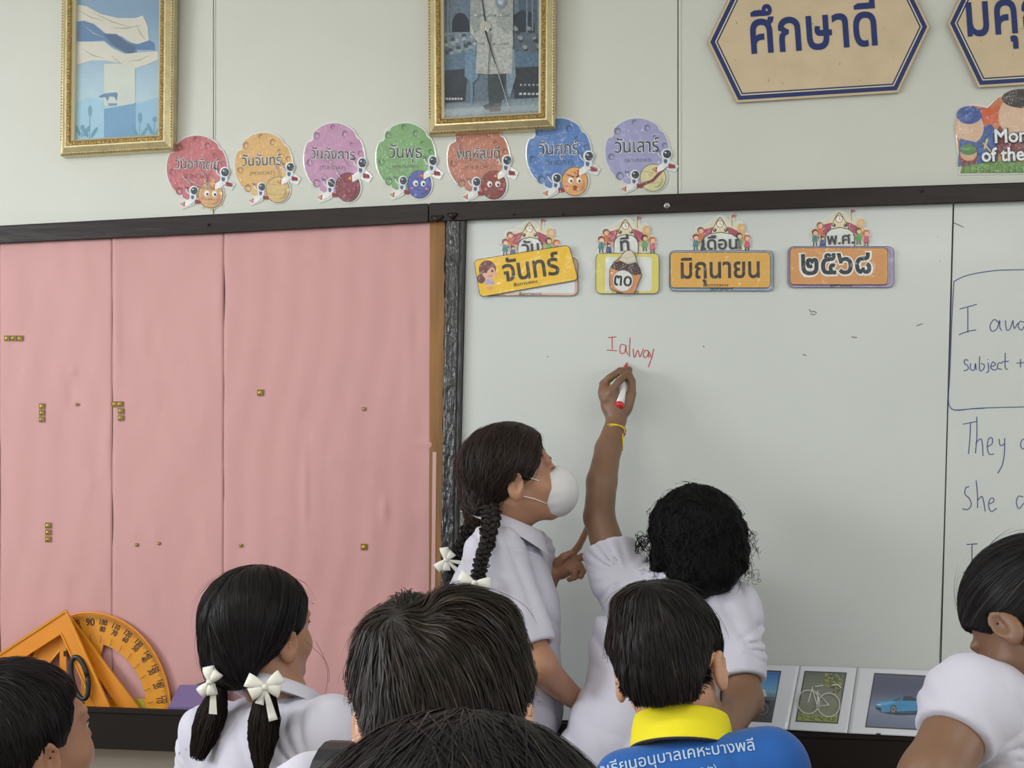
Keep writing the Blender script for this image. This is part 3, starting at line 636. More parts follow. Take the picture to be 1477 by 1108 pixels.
p.text('จันทร์', (727,406), (808,395), (52,46,40), hs=1.15, bold=.020); p.text('สื่อการสอน', (741,413.5), (775,407.5), (70,56,30), hs=.75, bold=.02)
p.build('card_print', M['lam'], e)
cup = [(884,379),(879,388),(879,412),(881,418),(900,424),(914,424),(920,412),(926,396),(919,378),(916,366),(909,360),(901,362),(895,370)]
e, p = card('date_card', cup, OB+.009, 'cupcake shaped date card with a white number circle', (202,136,86))
p.poly([(893,379),(895,371),(900,365),(905,361.5),(911,362),(916,370),(918,378),(908,382)], (206,198,180)); p.line([(894,377),(905,380),(917,376)], 1.2, (176,166,148)); p.line([(896,371),(905,373),(914,369)], 1.0, (176,166,148))
p.poly([(880,386),(885,379),(895,376),(905,381),(917,378),(924,388),(924,396),(914,397),(904,392),(893,391),(885,388)], (66,46,46))
for i in range(26): 
    x = 884+(i*17 % 38); y = 380+(i*7 % 12); p.line([(x,y+(x-884)*.1),(x+1.2,y+.6+(x-884)*.1)], .7, [(230,226,220),(214,150,90),(120,150,190)][i % 3])
p.ell(898.5,405, 14.5,15, (214,216,216)); p.text('๓๐', (885,411), (911,413), (40,42,46), hs=1.2, bold=.02)
p.build('card_print', M['lam'], e)
e, p = card('date_card', rrect(966.5,363.5,1111.5,415.5,6), OB+.008, 'orange card with long Thai month name, third from the left', (216,164,78))
p.text('มิถุนายน', (982,401.5), (1096,400), (48,44,40), hs=1.18, bold=.020); p.text('สื่อการสอน', (1014,413.4), (1050,413), (70,56,30), hs=.7, bold=.02); p.build('card_print', M['lam'], e)
e, p = card('date_card', rrect(1139,357,1281,411,6), OB+.008, 'brownish orange card with white-edged Thai year numerals', (206,146,88))
p.text('๒๕๖๘', (1153,397), (1260,394), (222,222,218), hs=1.05, bold=.06); p.text('๒๕๖๘', (1156,396), (1257,393.4), (36,44,54), hs=1.05, bold=.022); p.build('card_print', M['lam'], e)

# ---- children's sticker at the right (generic figures instead of the printed characters)
Pst = [(1383,252),(1386,236),(1380,214),(1378,186),(1386,162),(1402,150),(1424,154),(1438,140),(1462,131),(1490,131),(1520,142),(1530,160),(1560,156),(1580,180),(1574,214),(1582,250)]
e = thing_at('wall_sticker', 1450, 252, 0, 'colourful laminated sticker reading Months of the year, below the cut-off sign', 'sticker')
b = MB(); b.slab(Pst, .0005, .0025); b.build('laminate', M['lamedge'], e)
p = Paint(.0027); p.poly(inset(Pst, 1.5), (196,120,80)); p.poly([(1382,240),(1384,200),(1400,158),(1420,156),(1440,200),(1436,240)], (52,86,150)); p.ell(1476,206,44,38,(118,50,54)); p.poly([(1414,158),(1446,152),(1440,176),(1420,182)], (204,96,60))
p.ell(1398,184,21,24,(214,178,152)); p.ell(1476,168,36,34,(214,178,152)); p.ell(1398,166,18,13,(58,84,150)); p.ell(1476,142,31,14,(60,52,52)); p.ell(1556,190,20,24,(214,178,152)); p.ell(1556,172,19,12,(180,120,60))
p.ell(1392,172,8,4,(76,102,170)); p.poly([(1385,200),(1412,206),(1436,200),(1440,232),(1390,236)], (52,86,150)); p.line([(1418,206),(1432,222)], 2, (214,190,90)); p.line([(1424,200),(1420,214)], 2.5, (214,190,90)); p.poly([(1440,222),(1520,222),(1520,236),(1440,236)], (200,150,70)); p.ell(1397,228,13,14,(118,50,54)); p.ell(1397,222,12,10,(206,160,130)); p.ell(1397,216,12,8,(86,130,74))
p.poly([(1386,250),(1388,240),(1412,236),(1440,232),(1477,234),(1520,230),(1578,238),(1578,249)], (96,140,66))
for i in range(60): x = 1390+i*3.1; p.line([(x,249),(x+random.uniform(-2,2),238+random.uniform(-2,4))], [1.6,.3], [(70,120,50),(130,170,86),(90,140,60)][i % 3])
for c_, bl in (((40,34,40), .07), ((226,228,232), .022)):
    p.text('Months', (1435,206), (1515,202), c_, hs=1.05, bold=bl); p.text('of the year', (1416,233), (1532,229), c_, hs=1.05, bold=bl)
p.build('sticker_print', M['lam'], e)

# ---- bits of gold foil tape left on the pink paper
GF = 'gold foil tape scraps'
M['foil'] = mat('gold_foil_tape', (196,170,70), 0.35, metal=.7, noise=(120,.35), bump=(300,.8,.002))
M['foild'] = mat('old_glue', (120,96,40), 0.6)
def foil(cells, label, s=8.0):
    x, y = cells[0]; e = thing_at('foil_scrap', x, y, .021, label, 'tape scrap', GF)
    for (x, y) in cells:
        b = MB(); h = s/2; b.slab([(x-h,y-h),(x+h,y-h),(x+h,y+h),(x-h,y+h)], .0195, .0222); o = b.build('tape_square', M['foild'], e)
        b = MB(); rr_ = .38*s/582*1.0; b.tube([W(x, y, .0222), W(x, y, .0236), W(x, y, .0238)], [rr_, rr_*.9, rr_*.3], 9); b.build('foil_dot', M['foil'], o, smooth=True)
foil([(10,488),(19,488),(28.5,488)], 'horizontal row of gold foil squares at the far left edge')
foil([(60,586),(60,595.5),(60,605)], 'upright gold foil strip left of the L-shaped one')
foil([(165,583),(173,583),(174,593),(174,603)], 'L-shaped gold foil scrap on the first paper joint')
foil([(69,758),(69,768),(69,778)], 'upright gold foil strip, lowest at the left')
foil([(375.5,566.5)], 'single gold foil square in the upper middle of the pink paper', 9)
foil([(525,789)], 'single gold foil square low at the right of the pink paper', 9)
foil([(110.5,583.5)], 'tiny gold foil fleck beside the upright strip', 4); foil([(525,590)], 'tiny gold foil fleck high at the right of the pink paper', 5)
foil([(197,786)], 'tiny gold foil fleck, left of a close pair', 4.5); foil([(229,784)], 'tiny gold foil fleck, right of a close pair', 4.2); foil([(347,787)], 'tiny gold foil fleck above the braided girl', 4.5)

# ---- marker writing on the whiteboard
def strokes(name, SS, col, w, label):
    p = Paint(OB+.0004)
    for s_ in SS:
        # smooth the stroke (Catmull-Rom)
        P = [Vector(q) for q in s_]; 
        if len(P) > 2:
            Q = [P[0]*2-P[1]]+P+[P[-1]*2-P[-2]]; R = []
            for i in range(1, len(Q)-2):
                for t in (0, .25, .5, .75):
                    a, b_, c, d = Q[i-1:i+3]; R.append(.5*((2*b_)+(c-a)*t+(2*a-5*b_+4*c-d)*t*t+(3*b_-a-3*c+d)*t**3))
            R.append(P[-1])
        else: R = P
        p.line([tuple(v) for v in R], w, col)
    o = p.build(name, M['ink'], wb)
    if label: o['label'] = label
strokes('red_writing', [[(877,487),(889,486)],[(883,487),(883,504)],[(875,505),(890,506)],[(902,498),(896,497),(894,505),(896,510),(901,508),(903,498),(903,506),(906,512)],[(909,487),(908,500),(908,515)],[(913,503),(915,516),(920,505),(923,515),(928,503)],[(935,506),(930,506),(928,513),(931,516),(935,511),(935,506),(936,516)],[(937,508),(939,515)],[(943,503),(940,516),(935,530)]], (190,56,60), 1.3, 'red handwriting')
BL = (62,74,130)
for nm, SS in (
 ('blue_word', [[(1384,446),(1409,439)],[(1396,443),(1396,480)],[(1383,483),(1396,478),(1408,476)]]),
 ('blue_word', [[(1441,466),(1434,461),(1428,470),(1431,478),(1438,474),(1442,462),(1442,472),(1445,477)],[(1450,462),(1452,476),(1457,474),(1461,462)],[(1461,462),(1463,474),(1468,466)],[(1478,465),(1471,464),(1469,472),(1474,476),(1479,468),(1480,476)]]),
 ('blue_word', [[(1397,520),(1392,519),(1391,524),(1396,528),(1396,533),(1390,535)],[(1400,524),(1400,532),(1405,534),(1407,524),(1408,534)],[(1413,514),(1413,534),(1418,533),(1420,527),(1415,524)],[(1425,523),(1426,535),(1422,538)],[(1425,518),(1425.5,519)],[(1430,529),(1436,526),(1432,522),(1429,530),(1434,534),(1438,532)],[(1446,524),(1440,524),(1439,531),(1445,533)],[(1450,509),(1450,530),(1454,533)],[(1445,522),(1455,521)]]),
 ('plus_sign', [[(1466,524),(1478,523)],[(1472,518),(1472,530)]]),
 ('blue_outline', [[(1477,389),(1440,390),(1410,394),(1390,399),(1376,406)],[(1376,406),(1373,460),(1370,540),(1368,575),(1371,588),(1382,592),(1410,589),(1477,587),(1520,586)],[(1372,590),(1380,591.5),(1400,590),(1420,589)]]),
 ('blue_word', [[(1389,612),(1409,608)],[(1400,610),(1399,632),(1397,655)],[(1409,601),(1409,630),(1407,654)],[(1407,640),(1414,633),(1417,640),(1418,658)],[(1424,645),(1431,640),(1431,632),(1426,633),(1424,645),(1427,655),(1434,655)],[(1441,633),(1443,643),(1449,640)],[(1449,632),(1449,650),(1446,670),(1439,683)]]),
 ('blue_word', [[(1482,634),(1475,634),(1472,642),(1476,648),(1482,640),(1484,648)]]),
 ('blue_word', [[(1398,702),(1393,704),(1392,713),(1398,719),(1401,728),(1396,735),(1388,734)],[(1408,693),(1410,715),(1410,733)],[(1410,722),(1416,716),(1419,724),(1421,738)],[(1427,727),(1433,724),(1433,719),(1428,720),(1426,730),(1430,738),(1438,733)]]),
 ('blue_word', [[(1476,717),(1469,716),(1466,725),(1470,734),(1477,726),(1480,734)]]),
 ('blue_word', [[(1394,785.5),(1410,784.5)],[(1402,785),(1402,823)],[(1389,826),(1402,824),(1418,824)]])):
    strokes(nm, SS, BL, 1.35, None)
strokes('ruled_line', [[(1376,295),(1373,400),(1372,440),(1367,600),(1362,760),(1355,962)],[(1375,321),(1390,328)]], (58,56,62), 1.0, 'dark ruled line')
for SS in ([[(1167,446),(1170,450),(1174,449),(1178,452)]],[[(1169,453),(1176,454)]],[[(1322,470),(1331,467)]],[[(1158,511),(1163,513)]],[[(1228,486),(1236,487)]],[[(1014,499),(1016,501)]],[[(789,514),(791,515)]],[[(1355,377),(1356,377)]],[[(1352,342),(1353,342)]]):
    strokes('smudge', SS, (110,112,112), 1.5, None)
# ================================================================== THINGS STANDING ON THE LEDGE
M['orange'] = mat('orange_plastic', (224,140,38), 0.38, spec=.5, noise=(12,.08), bump=(20,.1,.003), sss=.0)
M['orange2'] = mat('amber_plastic', (222,148,46), 0.3, noise=(8,.08), coat=.2)
M['blackp'] = mat('black_plastic', (26,30,34), 0.4)
def ringslab(mb, outer, hole, o0, o1, fn=W):
    n = len(outer)                                   # outline and hole with the same number of points
    A = [fn(x, y, o1) for x, y in outer]; B = [fn(x, y, o1) for x, y in hole]; C_ = [fn(x, y, o0) for x, y in outer]; E_ = [fn(x, y, o0) for x, y in hole]
    V = A+B+C_+E_; F = []
    for i in range(n):
        j = (i+1) % n; F += [(i, j, n+j, n+i), (2*n+j, 2*n+i, 3*n+i, 3*n+j), (i, 2*n+i, 2*n+j, j), (n+i, n+j, 3*n+j, 3*n+i)]
    mb.add(V, F)
pr = thing_at('protractor', 130, 1030, .03, 'large orange half-round protractor with printed degree scale, behind the set squares', 'protractor')
cx, cy = 130, 1033
E_ = lambda a, k: (cx+117*k*math.cos(math.radians(a)), cy-149*k*math.sin(math.radians(a)))
outer = [E_(a, 1) for a in range(0, 181, 4)]
b = MB()
O = [E_(a, 1) for a in np.linspace(0, 180, 61)]; I = [E_(a, .71) for a in np.linspace(0, 180, 61)]
for i in range(60):
    b.prism([W(*q, .032) for q in (O[i], O[i+1], I[i+1], I[i])], [W(*q, .027) for q in (O[i], O[i+1], I[i+1], I[i])])
bm_ = b.build('arc_plate', M['orange2'], pr)
b = MB(); b.slab([(14,1008),(246,1008),(247,1033),(13,1033)], .027, .0325); b.slab([(117,925),(146,925),(146,1010),(117,1010)], .027, .0318)
for a0, sx in ((146, 1), (117, -1)): b.slab([(a0,925),(a0+sx*14,926),(a0+sx*3,931),(a0,944)], .027, .0319)
b.build('base_bar', M['orange2'], pr)
b = MB(); b.tube([W(*E_(a, 1.0), .031) for a in np.linspace(0, 180, 61)], .0028, 8); b.build('rim', M['orange'], pr, smooth=True)
p = Paint(.0328); 
for a in range(2, 179):
    l = .08 if a % 10 == 0 else (.065 if a % 5 == 0 else .045); p.line([E_(a, .985), E_(a, .985-l)], .55, (96,62,30))
for a in range(10, 180, 10): p.line([E_(a, .79), E_(a, .715)], .8, (96,66,34))
dt_ = p.build('degree_ticks', M['ink'], pr); dt_['kind'] = 'stuff'; p = Paint(.0330)
for a in range(10, 171, 10):
    v = 180-a; rad = math.radians(a); t = Vector((math.sin(rad)*.8, math.cos(rad))).normalized()
    for k, tx_ in ((.895, str(v)), (.83, str(a))):
        if a == 90:
            if k == .83: continue
            k = .875
        c_ = Vector(E_(a, k)); w = (5.5 if len(tx_) == 3 else 4) * (1.55 if a == 90 else 1); p.text(tx_, tuple(c_-t*w), tuple(c_+t*w), (66,48,34), hs=1.35 if a != 90 else 1.2, bold=.02)
p.build('degree_numerals', M['ink'], pr)
p = Paint(.0335); p.poly([(190,1010),(206,1008),(212,1024),(196,1024)], (170,160,50)); p.build('green_sticker', M['print'], pr)
def setsq(label, T3, H3, o, rimw=2.2):
    e = thing_at('set_square', T3[1][0], T3[1][1], o, label, 'set square', 'orange set squares'); 
    n = 12
    def sub(P):
        R = []
        for i in range(3):
            for t in range(n): R.append(tuple(Vector(P[i])*(1-t/n)+Vector(P[(i+1) % 3])*t/n))
        return R
    b = MB(); ringslab(b, sub(T3), sub(H3), o, o+.004); b.build('plate', M['orange'], e)
    b = MB()
    for i in range(3):
        for P, rr in ((T3, .0042), (H3, .0030)):
            a, c = P[i], P[(i+1) % 3]; b.tube([W(*a, o+.0045), W(*c, o+.0045)], rr, 4)
    b.build('raised_edge', M['orange2'], e)
    return e
B_ = setsq('orange set square standing behind, its slanting arm crossing the protractor', [(99,888),(207,1032),(-22,1032)], [(103,918),(172,1020),(18,1020)], .040)
b = MB(); b.slab([(86,912),(96,912),(96,1022),(86,1022)], .0405, .047); b.build('centre_bar', M['orange'], B_, bevel=.001)
for yy in (943, 980): b = MB(); b.slab([(91.5,yy-4),(95,yy-4),(95,yy+4),(91.5,yy+4)], .0465, .0485); b.build('slot_hole', M['blackp'], B_)
b = MB(); b.tube([W(40,944,.046), W(68,990,.046), W(80,1016,.046)], .003, 6); b.tube([W(50,944,.046), W(76,990,.046)], .002, 6); b.build('brace', M['orange2'], B_)
A_ = setsq('orange set square standing in front, its top corner highest on the ledge', [(95,881),(163,1032),(-134,1032)], [(88,913.5),(138,1022),(-76,1018)], .062)
def grip(cx_, cy_, rx_, ry_, rot, o, th, parent, label):
    c, q = math.cos(math.radians(rot)), math.sin(math.radians(rot)); P = []
    for i in range(29):
        a = 2*math.pi*i/28; x = rx_*math.cos(a); y = ry_*math.sin(a); P.append(W(cx_+x*c-y*q, cy_+x*q+y*c, o+.006*math.sin(a)))
    b = MB(); b.tube(P, th, 8); return b.build('handle', M['blackp'], parent, smooth=True)
grip(70, 977, 9, 24, -27, .072, .0062, A_, 0); grip(115, 978, 11, 31, -12, .074, .0064, B_, 0)
# purple box
pbx = thing_at('chalk_box', 285, 1024, .06, 'purple cardboard box on the ledge beside the protractor', 'box')
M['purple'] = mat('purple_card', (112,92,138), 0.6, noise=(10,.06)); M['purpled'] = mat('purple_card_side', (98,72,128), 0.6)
b = MB(); b.prism([W(259,988,.034), W(331,988,.034), W(325,1020,.082), W(242,1020,.082)], [W(259,990,.032), W(331,990,.032), W(325,1032,.080), W(242,1032,.080)]); b.build('lid', M['purple'], pbx, bevel=.001)
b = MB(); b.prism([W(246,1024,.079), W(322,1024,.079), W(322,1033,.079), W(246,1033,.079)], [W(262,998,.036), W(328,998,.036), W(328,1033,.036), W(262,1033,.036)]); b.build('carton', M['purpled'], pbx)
b = MB(); b.tube([W(284,989,.03), W(296,986,.03), W(303,990,.03)], [.003,.006,.003], 8); cl = b.build('chalk_stub', mat('dark_stub', (60,52,48), .8), pbx, smooth=True)

# three laminated picture sheets leaning on the ledge
_q = [W(1100, 958, .0215), W(1361, 967, .0215), W(1137.5, 1055, OL+.002)]; _n = (_q[1]-_q[0]).cross(_q[2]-_q[0]).normalized()
if _n.y > 0: _n = -_n
def lean(x, y, o):
    r = ray(x, y); t = (_q[0]-CAM).dot(_n)/r.dot(_n); return CAM+r*t+_n*o
def sheet(P4, label, pic):
    e = empty('laminated_picture', lean(*P4[3], 0), label, 'picture', 'laminated pictures on the ledge')
    nx, ny = 26, 40; V = []; o0 = e.location
    for j in range(ny+1):
        for i in range(nx+1):
            q = quadmap([(i/nx, j/ny)], 0, 0, 1, 1, P4)[0]; V.append(lean(q[0], q[1], 0)-o0)
    F = [(j*(nx+1)+i, j*(nx+1)+i+1, (j+1)*(nx+1)+i+1, (j+1)*(nx+1)+i) for j in range(ny) for i in range(nx)]
    me = mesh_np('sheet', np.array(V), F); o = link('sheet', me, e, M['lamsheet']); md = o.modifiers.new('t', 'SOLIDIFY'); md.thickness = .0008; md.offset = -1
    p = Paint(.0012, lean, 2e-5); pic(p); p.build('picture_print', M['lamp'], e)
M['lamsheet'] = mat('laminated_white_sheet', (205,207,214), .35, coat=.6, coatr=.06, bump=(22,.10,.006,(.4,1,2)), bumpcoat=True)
M['lamp'] = mat('laminated_photo', attr=True, rough=.4, coat=.5, coatr=.06, bump=(22,.10,.006,(.4,1,2)), bumpcoat=True)
def grid_fill(p, C, n, cols):
    for j in range(n):
        t = j/(n-1)*(len(cols)-1); k = min(int(t), len(cols)-2); f = t-k; c = tuple(int(cols[k][m]*(1-f)+cols[k+1][m]*f) for m in range(3))
        for i in range(6):
            p.poly(quadmap([(i/6, j/n), ((i+1)/6, j/n), ((i+1)/6, (j+1)/n), (i/6, (j+1)/n)], 0, 0, 1, 1, C), c); p.off -= p.step
def Q(C): return lambda u, v: quadmap([(u, v)], 0, 0, 1, 1, C)[0]
def moto(p):
    C = [(1035,964),(1127,968),(1113,1043),(1020,1038)]; p.poly(C, (24,28,34)); p.off += 3e-5; C2 = [(1037,966),(1125,970),(1112,1041),(1022,1036)]; grid_fill(p, C2, 14, [(30,92,160),(60,130,190),(110,150,180),(60,66,72),(40,44,50),(30,32,38)]); q = Q(C2)
    p.poly([q(.2,.62), q(.5,.4), q(.7,.42), q(.95,.55), q(.9,.75), q(.3,.8)], (30,34,40)); p.off += 2e-5
    for u in (.28, .82):
        for r, c in ((13, (18,20,24)), (9.5, (92,98,106)), (8.3, (26,28,34)), (3, (120,124,130))): p.ell(*q(u,.76), r, r*.9, c)
    p.line([q(.82,.76), q(.7,.42), q(.6,.34)], 2, (150,154,160)); p.line([q(.45,.72), q(.65,.6), q(.6,.8)], 2, (110,114,120)); p.poly([q(.62,.4), q(.8,.36), q(.86,.5), q(.7,.54)], (186,190,196)); p.poly([q(.2,.52), q(.5,.5), q(.5,.58), q(.26,.6)], (20,20,24)); p.ell(*q(.55,.66), 6, 5, (84,88,94))
def bike(p):
    C = [(1160.5,968),(1221.5,970.5),(1208.5,1044.5),(1147,1041.5)]; p.poly(C, (30,40,34)); p.off += 3e-5; C2 = [(1162,969.5),(1219.5,972),(1207,1042.5),(1149.5,1039.5)]; grid_fill(p, C2, 14, [(84,92,84),(104,112,96),(116,118,108),(120,124,112),(110,116,92),(132,140,78)]); q = Q(C2)
    rr = random.Random(4)
    for i in range(90):
        u = rr.uniform(.5, .97); v = rr.uniform(.03, .5)*(u*1.2-.1); p.ell(*q(u, max(.03, v)), rr.uniform(.8, 2), rr.uniform(.8, 1.6), rr.choice([(140,138,54),(96,116,54),(168,160,80),(60,80,40)]))
    for i in range(40): p.ell(*q(rr.uniform(.05,.95), rr.uniform(.88,.97)), 1.6, 1, rr.choice([(150,160,60),(90,104,44)]))
    for u, v in ((.72,.66),(.2,.62)):
        c = q(u, v); p.line([(c[0]+16*math.cos(t*.21), c[1]+17*math.sin(t*.21)) for t in range(30)], 1.4, (198,196,190), closed=True); p.line([(c[0]+14.4*math.cos(t*.21), c[1]+15.4*math.sin(t*.21)) for t in range(30)], .6, (120,120,112), closed=True)
        for t in range(8): p.line([c, (c[0]+15*math.cos(t*.785), c[1]+16*math.sin(t*.785))], .3, (150,150,142))
    a, b_, c, d = q(.72,.66), q(.45,.7), q(.38,.38), q(.2,.62)
    p.line([a, q(.42,.44), b_, a], 1.3, (206,204,198)); p.line([b_, q(.24,.36), q(.42,.44)], 1.5, (206,204,198)); p.line([q(.24,.3), d], 1.3, (206,204,198)); p.line([c, b_], 1.3, (206,204,198)); p.line([q(.3,.3), q(.5,.27)], 1.6, (190,190,184)); p.line([q(.7,.26), q(.85,.24), q(.95,.3)], 1.6, (200,200,196)); p.ell(*b_, 3, 3, (150,150,146))
def car(p):
    C = [(1261,971),(1359.5,976),(1349,1055),(1247.5,1049.5)]; p.poly(C, (22,26,38)); p.off += 3e-5; C2 = [(1262,972.5),(1358,977.5),(1348,1053),(1249.5,1048)]; grid_fill(p, C2, 16, [(74,78,100),(66,72,98),(70,78,104),(96,106,132),(120,130,154),(104,114,140),(92,102,128)]); q = Q(C2)
    p.ell(*q(.5,.70), 34, 4.2, (44,50,66), 2); 
    body = [(.09,.66),(.08,.58),(.13,.53),(.28,.49),(.36,.42),(.46,.385),(.58,.38),(.68,.41),(.76,.47),(.81,.50),(.82,.60),(.79,.66),(.6,.70),(.35,.73),(.2,.72)]
    p.poly([q(u, v) for u, v in body], (44,130,178)); p.poly([q(u, v) for u, v in ((.13,.54),(.3,.5),(.4,.5),(.3,.56),(.14,.6))], (74,160,204)); p.poly([q(u, v) for u, v in ((.3,.5),(.38,.42),(.46,.395),(.44,.48),(.38,.5))], (60,84,104)); p.poly([q(u, v) for u, v in ((.46,.48),(.48,.40),(.58,.395),(.68,.43),(.72,.47))], (28,38,52)); p.poly([q(u, v) for u, v in ((.3,.5),(.46,.385),(.58,.38),(.7,.42),(.56,.395),(.46,.40))], (22,62,92))
    p.line([q(.44,.5), q(.45,.66)], .5, (24,90,130)); p.line([q(.3,.58), q(.78,.56)], .7, (30,104,150)); p.poly([q(u, v) for u, v in ((.09,.62),(.17,.64),(.18,.70),(.1,.67))], (26,32,40)); p.line([q(.1,.575), q(.16,.585)], 1.2, (214,226,232)); p.poly([q(u, v) for u, v in ((.2,.715),(.36,.725),(.74,.675),(.74,.655),(.36,.70))], (22,36,52))
    for u, v, rx_, ry_ in ((.355,.655,4.6,6.2), (.745,.61,3.4,5)):
        p.ell(*q(u, v), rx_, ry_, (16,20,26)); p.ell(*q(u, v), rx_*.72, ry_*.76, (128,132,134)); p.ell(*q(u, v), rx_*.3, ry_*.32, (34,38,44))
        for t in range(5): c_ = q(u, v); p.line([c_, (c_[0]+rx_*.7*math.cos(t*1.257), c_[1]+ry_*.7*math.sin(t*1.257))], .7, (60,50,44))
sheet([(1020,956),(1153.5,960.5),(1136,1053),(1004,1046)], 'laminated motorcycle picture on the ledge, partly behind the writing girl', moto)
sheet([(1154,960),(1236,963),(1222,1058),(1136.6,1053)], 'laminated bicycle picture standing on the ledge between motorcycle and car', bike)
sheet([(1236.6,963),(1402,969),(1386,1066),(1222.6,1058)], 'laminated blue car picture on the ledge under the board seam', car)
b = MB(); b.tube([lean(1264,1059,.002), lean(1270,1059.5,.002)], .0018, 6); b.build('paper_clip', M['blackp'], [o for o in S.objects if o.name.startswith('laminated_picture')][-1], smooth=True)
# ================================================================== SCULPTING TOOLS (signed distance fields -> one continuous surface)
f32 = np.float32
def A3(v): return np.array([v[0], v[1], v[2]], dtype=f32)
def smin(a, b, k): h = np.maximum(k-np.abs(a-b), 0)/k; return np.minimum(a, b)-h*h*k*0.25
def smax(a, b, k): return -smin(-a, -b, k)
def cap(P, a, b, r1, r2):
    a = A3(a); b = A3(b); ba = b-a; L2 = float(ba@ba)+1e-9
    q = P-a; t = np.clip((q@ba)/L2, 0, 1); q = q-t[:, None]*ba; return np.sqrt((q*q).sum(1))-(r1+(r2-r1)*t)
def chain(P, pts, rad, k=0.012):
    d = None
    for i in range(len(pts)-1):
        e = cap(P, pts[i], pts[i+1], rad[i], rad[i+1]); d = e if d is None else smin(d, e, k)
    return d
def ell(P, c, r, R=None):
    q = P-A3(c)
    if R is not None: q = q@R
    r = A3(r); k0 = np.sqrt(((q/r)**2).sum(1)); k1 = np.sqrt(((q/(r*r))**2).sum(1))+1e-9; return k0*(k0-1)/k1
def rot(yaw=0, pitch=0, roll=0):
    """columns = local x(right), y(forward), z(up) in world; yaw>0 turns to the right, pitch>0 looks up, roll>0 leans to the left"""
    m = Matrix.Rotation(math.radians(-yaw), 3, 'Z') @ Matrix.Rotation(math.radians(pitch), 3, 'X') @ Matrix.Rotation(math.radians(-roll), 3, 'Y')
    return np.array(m, dtype=f32)
def sparse_eval(f, xs, ys, zs, B=4):
    nx, ny, nz = len(xs), len(ys), len(zs); V = np.full((nx, ny, nz), 9.0, dtype=f32)
    bi = [np.arange(0, n, B) for n in (nx, ny, nz)]
    ce = []
    for ax, b_ in zip((xs, ys, zs), bi):
        hi = np.minimum(b_+B-1, len(ax)-1); ce.append(((ax[b_]+ax[hi])/2, (ax[hi]-ax[b_])/2+0.5*(ax[min(1, len(ax)-1)]-ax[0])))
    cx_, cy_, cz_ = np.meshgrid(ce[0][0], ce[1][0], ce[2][0], indexing='ij'); hx, hy, hz = np.meshgrid(ce[0][1], ce[1][1], ce[2][1], indexing='ij')
    P = np.stack([cx_.ravel(), cy_.ravel(), cz_.ravel()], 1).astype(f32); d = np.concatenate([f(P[i:i+60000]) for i in range(0, len(P), 60000)])
    rad = np.sqrt(hx**2+hy**2+hz**2).ravel(); act = np.abs(d) < rad*1.5+0.012
    sgn = np.where(d < 0, -9.0, 9.0).reshape(cx_.shape)
    V = np.repeat(np.repeat(np.repeat(sgn, B, 0), B, 1), B, 2)[:nx, :ny, :nz].astype(f32).copy()
    ids = np.argwhere(act.reshape(cx_.shape))
    oi = np.arange(B); ii, jj, kk = [g.ravel() for g in np.meshgrid(oi, oi, oi, indexing='ij')]
    I = (ids[:, 0:1]*B+ii).ravel(); J = (ids[:, 1:2]*B+jj).ravel(); K = (ids[:, 2:3]*B+kk).ravel()
    ok = (I < nx) & (J < ny) & (K < nz); I, J, K = I[ok], J[ok], K[ok]
    P = np.stack([xs[I], ys[J], zs[K]], 1).astype(f32); d = np.concatenate([f(P[i:i+80000]) for i in range(0, len(P), 80000)]) if len(P) else np.zeros(0)
    V[I, J, K] = d; return V
def surface_nets(f, xs, ys, zs):
    xs, ys, zs = [np.asarray(a, dtype=f32) for a in (xs, ys, zs)]
    V = sparse_eval(f, xs, ys, zs); ins = V < 0
    n8 = sum(ins[i:ins.shape[0]-1+i, j:ins.shape[1]-1+j, k:ins.shape[2]-1+k].astype(np.int8) for i in (0,1) for j in (0,1) for k in (0,1))
    c = np.argwhere((n8 > 0) & (n8 < 8)); idx = -np.ones(n8.shape, dtype=np.int32); idx[c[:, 0], c[:, 1], c[:, 2]] = np.arange(len(c))
    off = np.array([(i, j, k) for i in (0,1) for j in (0,1) for k in (0,1)]); cs = c[:, None, :]+off[None]
    v8 = V[cs[..., 0], cs[..., 1], cs[..., 2]]; p8 = np.stack([xs[cs[..., 0]], ys[cs[..., 1]], zs[cs[..., 2]]], -1)
    acc = np.zeros((len(c), 3)); cnt = np.zeros(len(c))
    for a in range(8):
        for b_ in range(a+1, 8):
            if np.abs(off[a]-off[b_]).sum() != 1: continue
            m = (v8[:, a] < 0) != (v8[:, b_] < 0); t = v8[:, a]/(v8[:, a]-v8[:, b_]+1e-12); t = np.clip(t, 0.02, .98)
            acc += np.where(m[:, None], p8[:, a]+(p8[:, b_]-p8[:, a])*t[:, None], 0); cnt += m
    vert = acc/np.maximum(cnt, 1)[:, None]; F = []
    for ax in range(3):
        sl0 = [slice(None)]*3; sl1 = [slice(None)]*3; sl0[ax] = slice(0, -1); sl1[ax] = slice(1, None)
        e = np.argwhere(ins[tuple(sl0)] != ins[tuple(sl1)]); u, w = [(1,2),(2,0),(0,1)][ax]
        e = e[(e[:, u] > 0) & (e[:, w] > 0) & (e[:, u] < ins.shape[u]-1) & (e[:, w] < ins.shape[w]-1)]
        du = np.zeros(3, int); du[u] = 1; dw = np.zeros(3, int); dw[w] = 1
        q = [e-du-dw, e-dw, e, e-du]; Q_ = np.stack([idx[a[:, 0], a[:, 1], a[:, 2]] for a in q], 1)
        flip = ~ins[e[:, 0], e[:, 1], e[:, 2]]; Q_[flip] = Q_[flip][:, ::-1]; F.append(Q_)
    F = np.concatenate(F); F = F[(F >= 0).all(1)]; return vert, F
def axis(*segs):
    """axis((lo,hi,step),(hi,hi2,step2)...)"""
    out = [np.arange(a, b, s) for a, b, s in segs]; out.append([segs[-1][1]]); return np.unique(np.round(np.concatenate(out), 5))
